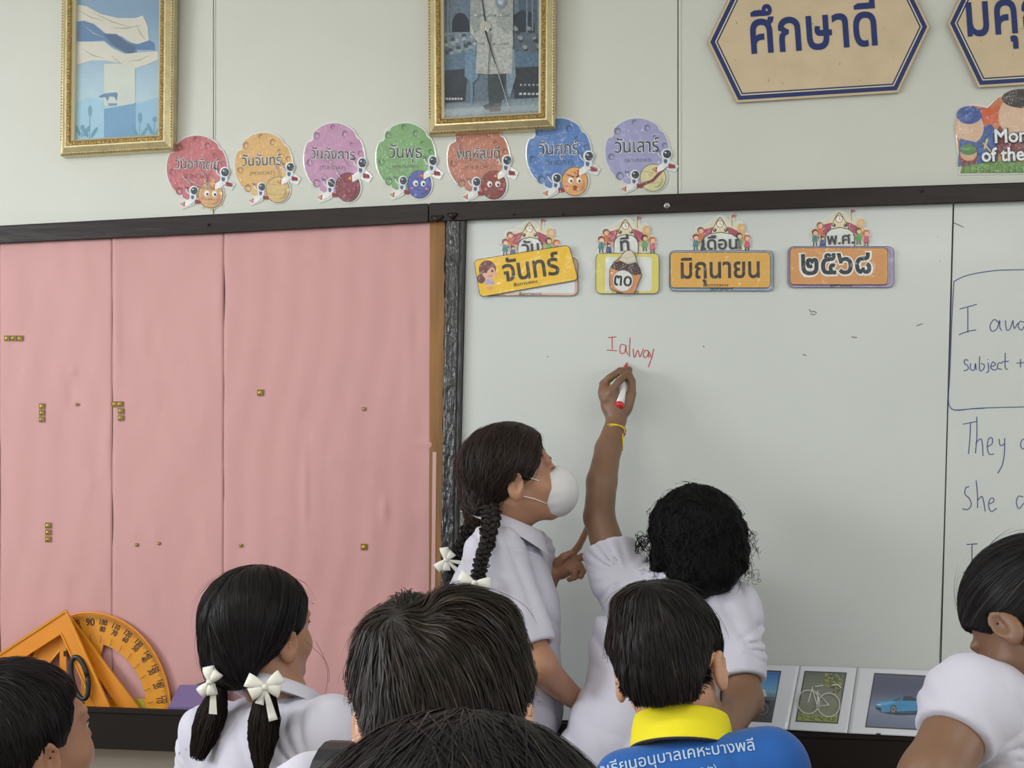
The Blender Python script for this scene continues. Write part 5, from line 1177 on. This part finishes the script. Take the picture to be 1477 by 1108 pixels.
gB, oB, _ = person('person in white school shirt writing on the whiteboard with raised left arm, dark curly hair', V3(hc), R, 1.0, (D(996,856,2.38), SL, SR, D(935,1085,2.30)), [armL, armR], 'girl', 'skin_b', .66, fold=foldB, wr=(.155,.125), hem=.60, headbox=.0045, h=.0045)
def curly(q, d):
    d = smin(d, ell(q, (.012,-.075,-.035), (.076,.062,.062)), .03); d = smin(d, ell(q, (-.076,-.03,-.03), (.026,.04,.035)), .02); d = smin(d, ell(q, (.088,-.035,-.01), (.018,.05,.05)), .02); return d
hf = lambda P: hair_f(P, V3(hc), R, 1.0, 'girl', curly, vol=(.097,.108,.097), nz=.0028)
ax3 = lambda c, r, h: [axis((c[i]-r, c[i]+r, h)) for i in range(3)]
M['blackhair'] = mat('curly_black_hair', (10,9,10), .6, spec=.15, bump=(120,1.0,.005))
sculpt('hair', hf, *ax3(hc, .19, .004), M['blackhair'], gB, oB, 0)
strand_mesh('hair_strands', hf, hc, R, 1.0, lambda q: np.stack([q[:, 0]*.2, -.2+0*q[:, 0], -1+0*q[:, 0]], 1), 3200, 9, .013, .0010, M['blackhair'], gB, oB, 3, lift=.004, spread=.5, fly=.05, cols=((10,9,10),(26,23,24)), curl=.9)
# loose curls around the outline
b = MB(); rr = random.Random(8)
for i in range(90):
    side = i % 3; a = rr.uniform(-.5, 2.2) if side else rr.uniform(2.2, 3.9); R0 = rr.uniform(.088, .104)
    base = Vector(hc)+Vector((math.cos(a)*R0, rr.uniform(-.06, .04), .02+math.sin(a)*R0*.98)) if rr.random() < .6 else Vector(hc)+Vector((rr.choice([-.085,.098,.10])+rr.uniform(-.01,.01), rr.uniform(-.05,.02), rr.uniform(-.08,.03)))
    outd = (base-Vector(hc)); outd.y = 0; outd.normalize(); L_ = rr.uniform(.008, .028); cr = rr.uniform(.003, .007); n_ = 14; ph = rr.uniform(0, 6)
    tang = Vector((-outd.z, 0, outd.x))
    pts = [base+outd*(L_*t/n_)+tang*(cr*math.sin(ph+t*.75))+Vector((0, cr*math.cos(ph+t*.75), -.010*t/n_)) for t in range(n_)]; b.tube(pts, .0005, 3)
for i in range(16):
    p0 = D(940+rr.uniform(-4,4), 782+rr.uniform(-8,8), 2.34+rr.uniform(-.03,.03)); n_ = 20; e0 = D(918+rr.uniform(-3,8), 776+rr.uniform(-4,22), 2.34); b.tube([p0.lerp(e0, math.sin(t/n_*2.6))+Vector((0,0,.012*math.sin(t/n_*6.28+i))) for t in range(n_)], .0007, 4)
cu = b.build('stray_curls', M['blackhair'], gB); cu['kind'] = 'stuff'
collar(gB, oB, V3(D(1000, 862, 2.40)), rot(4, -12, -8), .062, .060, .030, .050, M['shirt2'])
# yellow rubber band on the wrist
band = D(884, 623, 2.60); Wv = (Vector(WRp)-Vector(EL)).normalized(); cN = Vector(EL).lerp(Vector(WRp), .875); u = Wv.cross(Vector((0,1,0))).normalized(); v = Wv.cross(u)
M['rubber'] = mat('yellow_rubber_band', (226,196,40), .4)
b = MB(); rb_ = .0262; b.tube([cN+u*rb_*math.cos(t*.3142)+v*rb_*math.sin(t*.3142)+Wv*(.004*math.sin(t*.3142)) for t in range(21)], .0016, 6); b.tube([cN+u*rb_*1.02*math.cos(t*.3142)+v*rb_*1.02*math.sin(t*.3142)+Wv*(-.006*math.cos(t*.3142)+.001) for t in range(21)], .0014, 6)
q0 = W(898, 626, .135); b.tube([q0, q0+Vector((.001,-.004,-.018)), q0+Vector((0,-.003,-.040))], [.0016,.0022,.001], 6); b.build('wrist_band', M['rubber'], gB, smooth=True)
# marker held by her
mk = empty('marker', W(903.7,523,OB+.002), 'white board marker with red cap end held by the writing hand', 'marker')
t0 = W(903.9,523.5,OB+.001); t1 = W(893.0,588,.118); dv = (t1-t0)
M['mkw'] = mat('marker_white', (222,222,220), .3, coat=.3); M['mkr'] = mat('marker_red', (196,44,52), .3, coat=.3)
b = MB(); b.tube([t0+dv*.20, t0+dv*.24, t0+dv*.30, t0+dv*.93], [.0075,.0098,.0105,.0108], 16); b.build('barrel', M['mkw'], mk, smooth=True)
b = MB(); b.tube([t0, t0+dv*.05, t0+dv*.07, t0+dv*.20], [.0016,.0030,.0050,.0072], 12); b.build('nib', M['mkr'], mk, smooth=True)
b = MB(); b.tube([t0+dv*.93, t0+dv*.94, t0+dv*.985, t0+dv], [.0110,.0112,.0110,.0085], 16); b.tube([t0+dv, t0+dv*1.006], [.005,.0045], 10); b.build('end_cap', M['mkr'], mk, smooth=True)
b = MB(); sdv = dv.cross(Vector((0,1,0))).normalized()
for k in range(5): 
    p_ = t0+dv*(.5+.07*k)+(CAM-t0).normalized()*.0106; b.box(tuple(p_-Vector((.0016,.0004,.0012))), tuple(p_+Vector((.0016,.0004,.0012))))
ob_ = b.build('printed_marks', M['blackp'], mk); ob_['kind'] = 'stuff'

# ---------- the masked girl with two plaits (profile to the right)
hc = D(744, 690, 2.42); R = rot(74, 12, 0); s_ = 1.0
SL2 = D(762, 800, 2.55); SR2 = D(712, 800, 2.34); nbv = D(726, 768, 2.44)
hd = lambda px, py, d: V3(D(px, py, d))
def pointing_hand(P):
    h = chain(P, [hd(797,826,2.535), hd(808,818,2.54), hd(820,811,2.54)], [.0185,.021,.020], .012); h = smin(h, cap(P, hd(812,826,2.54), hd(823,821,2.54), .014, .012), .01)
    h = smin(h, finger(P, [hd(824,801,2.54), hd(834,789,2.55), hd(841,776,2.56), hd(847,761,2.57)], .0090, .0068), .005)
    h = smin(h, finger(P, [hd(828,808,2.53), hd(840,803,2.53), hd(848,808,2.53), hd(847,816,2.53)], .0085, .0065), .005)
    h = smin(h, finger(P, [hd(827,816,2.525), hd(836,815,2.52), hd(841,824,2.52), hd(838,832,2.52)], .0085, .0065), .005)
    h = smin(h, finger(P, [hd(822,822,2.525), hd(829,825,2.515), hd(829,833,2.515), hd(821,836,2.52)], .0078, .0062), .005)
    h = smin(h, finger(P, [hd(804,812,2.52), hd(813,803,2.51), hd(823,798,2.51)], .0100, .0075), .006); return h
far = dict(pts=[V3(SL2), hd(774,872,2.56), hd(797,827,2.535)], rad=[.036,.031,.0195], hand=pointing_hand, sleeve=.55, cuff=.05)
near = dict(pts=[V3(SR2), hd(778,962,2.25), hd(824,1004,2.34)], rad=[.038,.034,.024], sleeve=.84, cuff=.053, hand=relaxed_hand(D(824,1004,2.34), (.8,.3,-.5), (.5,0,.5), (0,.3,-1)))
foldA = [('w', (1,.5,.10), 50, .0050, (0,0,1), 6, 1.3, 6), ('r', D(722,790,2.3), 14, .007, .12), ('w', (.6,.3,1), 70, .0012, (1,0,0), 12, 1.4, 17)]
gA, oA, bodyA = person('person with two plaits, white face mask and white blouse pointing at the board', V3(hc), R, s_, (nbv, SL2, SR2, D(702,1010,2.42)), [far, near], 'girl', 'skin', .64, fold=foldA, wr=(.120,.135), hem=.62, headbox=.0032, h=.0045, torso_yaw=70)
def pulled(q, d):
    d = smin(d, ell(q, (0,-.095,-.045), (.050,.035,.050)), .03); return d
hfA = lambda P: hair_f(P, V3(hc), R, s_, 'combed', pulled, vol=(.088,.107,.093), nz=.0014)
M['brownhair'] = mat('dark_brown_hair', (30,24,22), .5, spec=.35, bump=(120,.9,.004))
sculpt('hair', hfA, *ax3(hc, .17, .004), M['brownhair'], gA, oA, 0)
flowA = lambda q: np.stack([np.sign(q[:, 0]+1e-6)*.045-q[:, 0], -.11-q[:, 1], -.085-q[:, 2]], 1)
strand_mesh('hair_strands', hfA, hc, R, s_, flowA, 4200, 9, .013, .0007, M['hair'], gA, oA, 5, lift=.003, spread=.03, fly=.13, cols=((26,21,20),(58,47,41)), light=.03, curl=.22, ragged=.3)
braid(gA, oA, [D(706,728,2.36), D(708,752,2.31), D(701,785,2.26), D(694,812,2.245), D(688,838,2.24)], (.0175,.0115), M['brownhair'], 2)
braid(gA, oA, [D(690,712,2.42), D(683,745,2.42), D(668,780,2.42), D(655,808,2.42), D(652,838,2.42)], (.016,.010), M['brownhair'], 3)
tassel(gA, oA, D(688,838,2.24), D(690,874,2.24), .010, .012, 260, M['hair'], 1); tassel(gA, oA, D(652,830,2.42), D(648,866,2.42), .010, .012, 260, M['hair'], 2)
bow(gA, D(684,841,2.22), .034, -14, M['ribbon'], tails=(.9,.8), four=False); bow(gA, D(643,808,2.41), .028, 70, M['ribbon'], tails=(2.2,1.7))
collar(gA, oA, V3(D(732,763,2.44)), rot(74, -22, 0), .056, .060, .024, .052, M['shirt2'], drop=.04)
# face mask
def maskf(P):
    q = ((P-A3(hc))@R)/s_; d = ell(q, (0,.076,-.045), (.060,.055,.0585)); d = smax(d, (.036-q[:, 1])-.30*(-.03-q[:, 2]), .006); d = smax(d, q[:, 2]-(.004+.16*(q[:, 1]-.06)), .005)
    d = smax(d, -ell(q*np.array([1,1,1], dtype=f32), (.062,.030,-.036), (.02,.022,.013)), .006)
    d = d+.0007*np.sin(q[:, 2]*300)*np.exp(-((q[:, 1]-.05)/.03)**2); return d*s_
M['mask'] = mat('white_face_mask', (214,211,212), .65, spec=.3, sss=.2, bump=(30,.15,.003))
mko = sculpt('face_mask', maskf, *ax3(Vector(hc)+Vector(R@np.array([0,.06,-.04])), .09, .003), M['mask'], gA, oA, 1)
hl = lambda x, y, z: Vector(hc)+Vector(R@np.array([x, y, z]))*s_
b = MB(); b.tube([hl(.0555,.052,-.022), hl(.0685,.028,-.008), hl(.0775,.006,.004), hl(.082,-.012,.012)], .0013, 6); b.tube([hl(.052,.047,-.066), hl(.064,.022,-.050), hl(.074,.000,-.040), hl(.081,-.018,-.036)], .0013, 6); b.build('ear_loop', M['ribbon'], mko, smooth=True)
b = MB(); b.tube([hl(0, .076+.0552*math.cos(math.radians(t)), -.045+.0587*math.sin(math.radians(t))) for t in range(30, -81, -10)], .0011, 6); b.build('centre_seam', M['mask'], mko, smooth=True)

# ---------- the boy in the blue polo shirt, seen from behind
hc = D(965, 962, 1.72); R = rot(6, -6, 9)
SLc = D(912, 1140, 1.64); SRc = D(1108, 1108, 1.64); nbc = D(980, 1050, 1.72)
foldC = [('r', D(905,1190,1.62), 11, .004, .10), ('r', D(1110,1160,1.62), 11, .004, .10)]
WCc = D(990,1420,1.68)
gC, oC, _ = person('person in royal blue polo shirt with yellow collar, short black hair, seen from behind', V3(hc), R, 1.0, (nbc, SLc, SRc, WCc), [arm_down(SLc, -.055, cuff=.058), arm_down(SRc, .06, cuff=.058)], 'boy', 'skin_l', .60, shirtm='blue', lower='khaki', fold=foldC, wr=(.125,.095), headbox=.0040, nk=.042)
def boyhair(q, d):
    d = smin(d, ell(q, (-.012,-.04,.100), (.055,.055,.030)), .03); d = smin(d, ell(q, (0,-.07,-.02), (.068,.046,.055)), .03); return trim_hair(q, d)
hfC = lambda P: hair_f(P, V3(hc), R, 1.0, 'boy', boyhair, vol=(.088,.104,.093), nz=.001)
sculpt('hair', hfC, *ax3(hc, .16, .004), M['scalp'], gC, oC, 0)
def whorl(x0, y0, z0, g=.55, sw=.3):
    def f(q):
        v = q-np.array([x0, y0, z0]); r = np.linalg.norm(v, axis=1)[:, None]; v = v/(r+1e-6); t = np.clip(r/.09, 0, 1.3); tan = np.stack([-v[:, 1], v[:, 0], 0*v[:, 0]], 1); return v*(1.15-t*.6)+np.array([0,0,-1.0])*t*g*1.6+tan*sw*(1-np.clip(t, 0, 1))
    return f
strand_mesh('hair_strands', hfC, hc, R, 1.0, whorl(.0,-.06,.115), 6500, 7, .0105, .0008, M['hair'], gC, oC, 11, lift=.004, spread=.10, fly=.012, stop='boy', vol=(.088,.104,.093), cols=((16,14,14),(36,31,30)), light=.02)
collar(gC, oC, V3(D(984, 1078, 1.69)), rot(4, -24, 4), .068, .084, .046, .010, M['yellow'], th=.004)
b = MB(); cc0 = D(984, 1078, 1.69); Rc = rot(4,-24,4)
b.tube([Vector(cc0)+Vector(Rc@np.array([.0785*math.cos(math.radians(a-90)), .0945*math.sin(math.radians(a-90)), -.0055])) for a in range(-150, 151, 6)], .0022, 6); b.build('collar_piping', M['navy'], gC, smooth=True)
# printed name of the school across the back of the shirt: letters laid on the cloth surface
def lay_text(root, org, shirt_name, body, P0, P1, hs, m, bold, name, bend=0.0):
    V, T = glyphs(body, bold); x0, x1 = V[:, 0].min(), V[:, 0].max(); sh_o = [o for o in root.children if o.name.startswith('shirt')][0]
    from mathutils.bvhtree import BVHTree
    me = sh_o.data; bv = BVHTree.FromPolygons([v.co for v in me.vertices], [p.vertices[:] for p in me.polygons]); sc = (Vector(P1)-Vector(P0)).length/(x1-x0); dr = (Vector(P1)-Vector(P0)).normalized(); up = Vector((dr.y, -dr.x)); out = []
    for x, y in V:
        t = (x-x0)/(x1-x0); px, py = Vector(P0)+dr*((x-x0)*sc)+up*(y*sc*hs); py -= bend*math.sin(math.pi*t); d = ray(px, py).normalized(); h = bv.ray_cast(CAM-org, d)
        out.append((h[0]-d*.0016) if h[0] is not None else (CAM-org+d*1.75))
    me2 = bpy.data.meshes.new(name); me2.from_pydata(out, [], T); return link(name, me2, root, m)
M['letter'] = mat('pale_shirt_print', (176,196,216), .6)
lay_text(gC, oC, 'shirt', 'โรงเรียนอนุบาลเคหะบางพลี', (845,1124), (1089,1082), 1.0, M['letter'], .008, 'shirt_lettering', bend=5)
lay_text(gC, oC, 'shirt', '(สพป.สมุทรปราการ เขต ๒)', (880,1140), (1034,1112), 1.0, M['letter'], .008, 'shirt_lettering')

# ---------- the girl with two bow-tied tails on the left
hc = D(380, 913, 1.92); R = rot(26, 8, 0)
SLd = D(310, 1062, 1.96); SRd = D(478, 1058, 1.82); nbd = D(402, 1005, 1.90); WCd = D(400, 1330, 1.88)
gD, oD, _ = person('person in white blouse with two black tails tied with cream bows, face turned right', V3(hc), R, .94, (nbd, SLd, SRd, WCd), [arm_down(SLd, -.05), arm_down(SRd, .06)], 'girl', 'skin', .58, wr=(.125,.105), folds=1.3, headbox=.0042)
def partf(q, d):
    d = smin(d, ell(q, (0,-.085,-.03), (.062,.036,.055)), .03); d = d+.003*np.exp(-(q[:, 0]/.003)**2)*(q[:, 1] < .05); return d
hfD = lambda P: hair_f(P, V3(hc), R, .94, 'girl', partf, vol=(.091,.108,.095), nz=.0007)
sculpt('hair', hfD, *ax3(hc, .17, .004), M['scalp'], gD, oD, 0)
flowD = lambda q: np.stack([np.sign(q[:, 0]+1e-6)*.058-q[:, 0], -.105-q[:, 1], -.085-q[:, 2]], 1)
strand_mesh('hair_strands', hfD, hc, R, .94, flowD, 6000, 9, .013, .0007, M['hair'], gD, oD, 21, lift=.0025, spread=.010, fly=.015, cols=((15,14,15),(34,31,32)), light=.01, ragged=.3, stop='girl')
# twisted side locks, plaits gathered into the bows, then loose tails
braid(gD, oD, [D(322,868,1.93), D(312,900,1.90), D(312,938,1.88), D(316,968,1.87), D(316,990,1.86)], (.019,.013), M['scalp'], 6, turns=2.6, name='plait')
#braid(gD, oD, [D(384,960,1.80), D(384,975,1.79), D(384,990,1.79)], (.017,.012), M['scalp'], 7, turns=1.6, name='plait')
def tail(pa, pz, rmax, seed):
    pa, pz = Vector(pa), Vector(pz); tf = lambda P: chain(P, [V3(pa), V3(pa.lerp(pz, .35)), V3(pa.lerp(pz, .7)), V3(pa.lerp(pz, .93))], [rmax*.5, rmax*.78, rmax*.6, rmax*.1], .02)
    c_ = (pa+pz)/2; sculpt('tail_core', tf, *[axis((min(pa[i], pz[i])-.05, max(pa[i], pz[i])+.05, .005)) for i in range(3)], M['scalp'], gD, oD, 1)
    tassel(gD, oD, pa, pz, rmax*.6, rmax*1.35, 1500, M['hair'], seed, name='tail_strands', frizz=.25, w=.0008)
tail(D(384,992,1.78), D(377,1108,1.77), .0185, 31); tail(D(318,992,1.86), D(284,1094,1.84), .0185, 32)
bow(gD, D(382,991,1.755), .031, 4, M['ribbon'], tails=(1.75,.9)); bow(gD, D(305,984,1.82), .026, 75, M['ribbon'], tails=(.1,.1), normal=(CAM-hc).normalized()+Vector((-.35,0,0)))
b = MB(); q0 = D(307, 986, 1.815); b.prism([q0+Vector((-.003,0,0)), q0+Vector((.004,0,0)), D(313,1031,1.815), D(301,1030,1.815)], [v+Vector((0,.001,0)) for v in (q0+Vector((-.003,0,0)), q0+Vector((.004,0,0)), D(313,1031,1.815), D(301,1030,1.815))]); b.build('ribbon_tail', M['ribbon'], gD, bevel=.0004)
collar(gD, oD, V3(D(402, 1008, 1.90)), rot(20, -28, 0), .054, .056, .024, .034, M['shirt2'])
b = MB()
for st, en, bd in (((455,925),(468,1000),10), ((440,925),(472,985),14)):
    n_ = 12; b.tube([D(st[0]+(en[0]-st[0])*t/n_+bd*math.sin(t/n_*3), st[1]+(en[1]-st[1])*t/n_, 1.84) for t in range(n_+1)], .00035, 3)
fh = b.build('stray_hairs', M['scalp'], gD); fh['kind'] = 'stuff'

# ---------- the big short-haired head in the middle foreground
hc = D(640, 1042, 1.06); R = rot(-12, -8, 2)
SLe = D(470, 1178, 1.04); SRe_ = D(812, 1215, 1.05); nbe = D(640, 1160, 1.07); WCe = D(640, 1750, 1.06)
gE, oE, _ = person('person with short brown-black hair in the middle foreground, larger head before the masked girl', V3(hc), R, 1.0, (nbe, SLe, SRe_, WCe), [arm_down(SLe, -.05), arm_down(SRe_, .05)], 'boy', 'skin_l', .62, lower='khaki', wr=(.13,.10), headbox=.0045)
def hairE(q, d):
    d = smin(d, ell(q, (-.030,-.04,.084), (.040,.045,.022)), .03); d = smin(d, ell(q, (.018,-.03,.094), (.050,.05,.024)), .03); d = smin(d, ell(q, (0,-.07,-.02), (.072,.048,.060)), .03)
    d = d+.010*np.exp(-((q[:, 0]+.012)/.012)**2)*np.exp(-((q[:, 2]-.107)/.03)**2); return trim_hair(q, d)
hfE = lambda P: hair_f(P, V3(hc), R, 1.0, 'boy', hairE, vol=(.086,.104,.088), nz=.001)
M['hairE'] = mat('warm_black_hair', (22,18,16), .5, spec=.3, bump=(100,.8,.003))
sculpt('hair', hfE, *ax3(hc, .17, .004), M['hairE'], gE, oE, 0)
strand_mesh('hair_strands', hfE, hc, R, 1.0, whorl(-.034,-.075,.094,.5,.5), 9000, 8, .0105, .00062, M['hair'], gE, oE, 41, lift=.007, spread=.12, fly=.03, stop='boy', cols=((16,13,12),(46,37,31)), light=.05)
collar(gE, oE, V3(D(640, 1172, 1.075)), rot(4,-14,0), .072, .066, .045, .028, M['shirt2'])
b = MB(); pe = [D(452,1112,.985), D(462,1094,1.01), D(470,1089,1.06), D(474,1092,1.11)]
# dark backpack strap over the left shoulder
def strap(pts, wv, m, nm):   # kept short: a flat webbing band
    b = MB(); 
    for i in range(len(pts)-1): b.prism([pts[i]-wv, pts[i]+wv, pts[i+1]+wv, pts[i+1]-wv], [p+Vector((0,0,.004)) for p in (pts[i]-wv, pts[i]+wv, pts[i+1]+wv, pts[i+1]-wv)])
    return b.build(nm, m, gE, smooth=False)

strap([SLe+Vector((.012,.070*math.cos(math.radians(a)),.066*math.sin(math.radians(a)))) for a in range(-30, 211, 15)], Vector((.013,0,0)), M['blackp'], 'bag_strap')

# ---------- the nearest head at the bottom edge
hc = D(672, 1360, .64); R = rot(-4, -4, 0)
SLf = D(470, 1700, .66); SRf = D(880, 1700, .66); nbf = D(672, 1620, .65); WCf = D(672, 2500, .66)
gF, oF, _ = person('person with straight dark hair, only the crown showing, nearest head at the bottom edge', V3(hc), R, 1.04, (nbf, SLf, SRf, WCf), [arm_down(SLf, -.05), arm_down(SRf, .05)], 'girl', 'skin', .58, wr=(.125,.1), headbox=.0052)
def longh(q, d):
    return smin(d, smax(cap(q, (0,-.045,-.02), (0,-.055,-.16), .082, .070), -(q[:, 1]*-1+.02)*1.0, .01), .03)
hfF = lambda P: hair_f(P, V3(hc), R, 1.04, 'girl', longh, vol=(.096,.110,.095), nz=.0006)
sculpt('hair', hfF, axis((hc.x-.17, hc.x+.17, .0045)), axis((hc.y-.18, hc.y+.18, .0045)), axis((hc.z-.30, hc.z+.16, .0045)), M['scalp'], gF, oF, 0)
flowF = lambda q: np.stack([q[:, 0]*3.5, -.25-q[:, 1]*1.5, -.45-np.clip(.12-q[:, 2], 0, 1)*6], 1)
strand_mesh('hair_strands', hfF, hc, R, 1.04, flowF, 8000, 10, .016, .00050, M['hair'], gF, oF, 51, lift=.004, spread=.10, fly=.012, cols=((15,14,15),(36,33,34)), light=.02)

# ---------- the boy in the bottom left corner
hc = D(28, 1072, 1.49); R = rot(26, 13, 0)
SLg = D(-70, 1236, 1.62); SRg = D(120, 1240, 1.50); nbg = D(30, 1195, 1.57); WCg = D(30, 1560, 1.56)
gG, oG, _ = person('person with short black hair in the bottom left corner, cheek turned right', V3(hc), R, 1.02, (nbg, SLg, SRg, WCg), [arm_down(SLg, -.05), arm_down(SRg, .05)], 'boy', 'skin', .54, lower='khaki', wr=(.125,.1), headbox=.0042, nose=.8)
hfG = lambda P: hair_f(P, V3(hc), R, 1.02, 'short', lambda q, d: trim_hair(q, smin(d, ell(q, (0,-.07,-.01), (.068,.046,.055)), .03), 'short'), vol=(.086,.103,.083), nz=.001)
sculpt('hair', hfG, *ax3(hc, .17, .004), M['scalp'], gG, oG, 0)
strand_mesh('hair_strands', hfG, hc, R, 1.02, whorl(.0,-.05,.115), 5500, 6, .0085, .0007, M['hair'], gG, oG, 61, lift=.0025, spread=.08, fly=.0, stop='short', vol=(.086,.103,.083), cols=((16,15,16),(34,30,30)), light=.01)
collar(gG, oG, V3(D(30, 1205, 1.57)), rot(30,-8,0), .064, .062, .030, .035, M['shirt2'])

# ---------- the girl at the right edge, looking down to the left
hc = D(1490, 902, 1.62); R = rot(-38, -50, -4)
SLh = D(1402, 1012, 1.56); SRh = D(1540, 1010, 1.72); nbh = D(1478, 975, 1.66); WCh = D(1500, 1330, 1.64)
EH = D(1345, 1122, 1.48); armh = dict(pts=[V3(SLh), V3(EH), hd(1290, 1190, 1.56)], rad=[.046,.041,.028], sleeve=.50, cuff=.054, hand=relaxed_hand(D(1290,1190,1.56), (-.5,.6,-.1), (0,0,1), (.5,0,-.4)))
gH, oH, _ = person('person in white blouse at the right edge looking down, hair combed tightly back', V3(hc), R, 1.0, (nbh, SLh, SRh, WCh), [armh, arm_down(SRh, .05)], 'girl', 'skin_b', .60, wr=(.13,.11), folds=1.2, headbox=.0036)
hfH = lambda P: hair_f(P, V3(hc), R, 1.0, 'girl', lambda q, d: smin(d, ell(q, (0,-.12,.03), (.03,.03,.03)), .02), vol=(.086,.104,.092), nz=.0004)
sculpt('hair', hfH, *ax3(hc, .18, .004), M['scalp'], gH, oH, 0)
strand_mesh('hair_strands', hfH, hc, R, 1.0, lambda q: np.array([0,-.14,.03])-q, 6000, 10, .013, .0006, M['hair'], gH, oH, 71, lift=.0016, spread=.006, fly=.012, cols=((16,16,17),(38,36,37)), light=.02, ragged=.3, stop='girl', vol=(.086,.104,.092))
collar(gH, oH, V3(D(1474, 985, 1.66)), rot(-50, -10, 0), .058, .058, .022, .05, M['shirt2'])
b = MB(); e0 = Vector(hc)+Vector(R@np.array([-.082,-.012,-.040])); b.tube([e0+Vector((.003*math.cos(t*.6), 0, .003*math.sin(t*.6))) for t in range(11)], .0007, 5); b.build('earring', M['goldp'], gH, smooth=True)
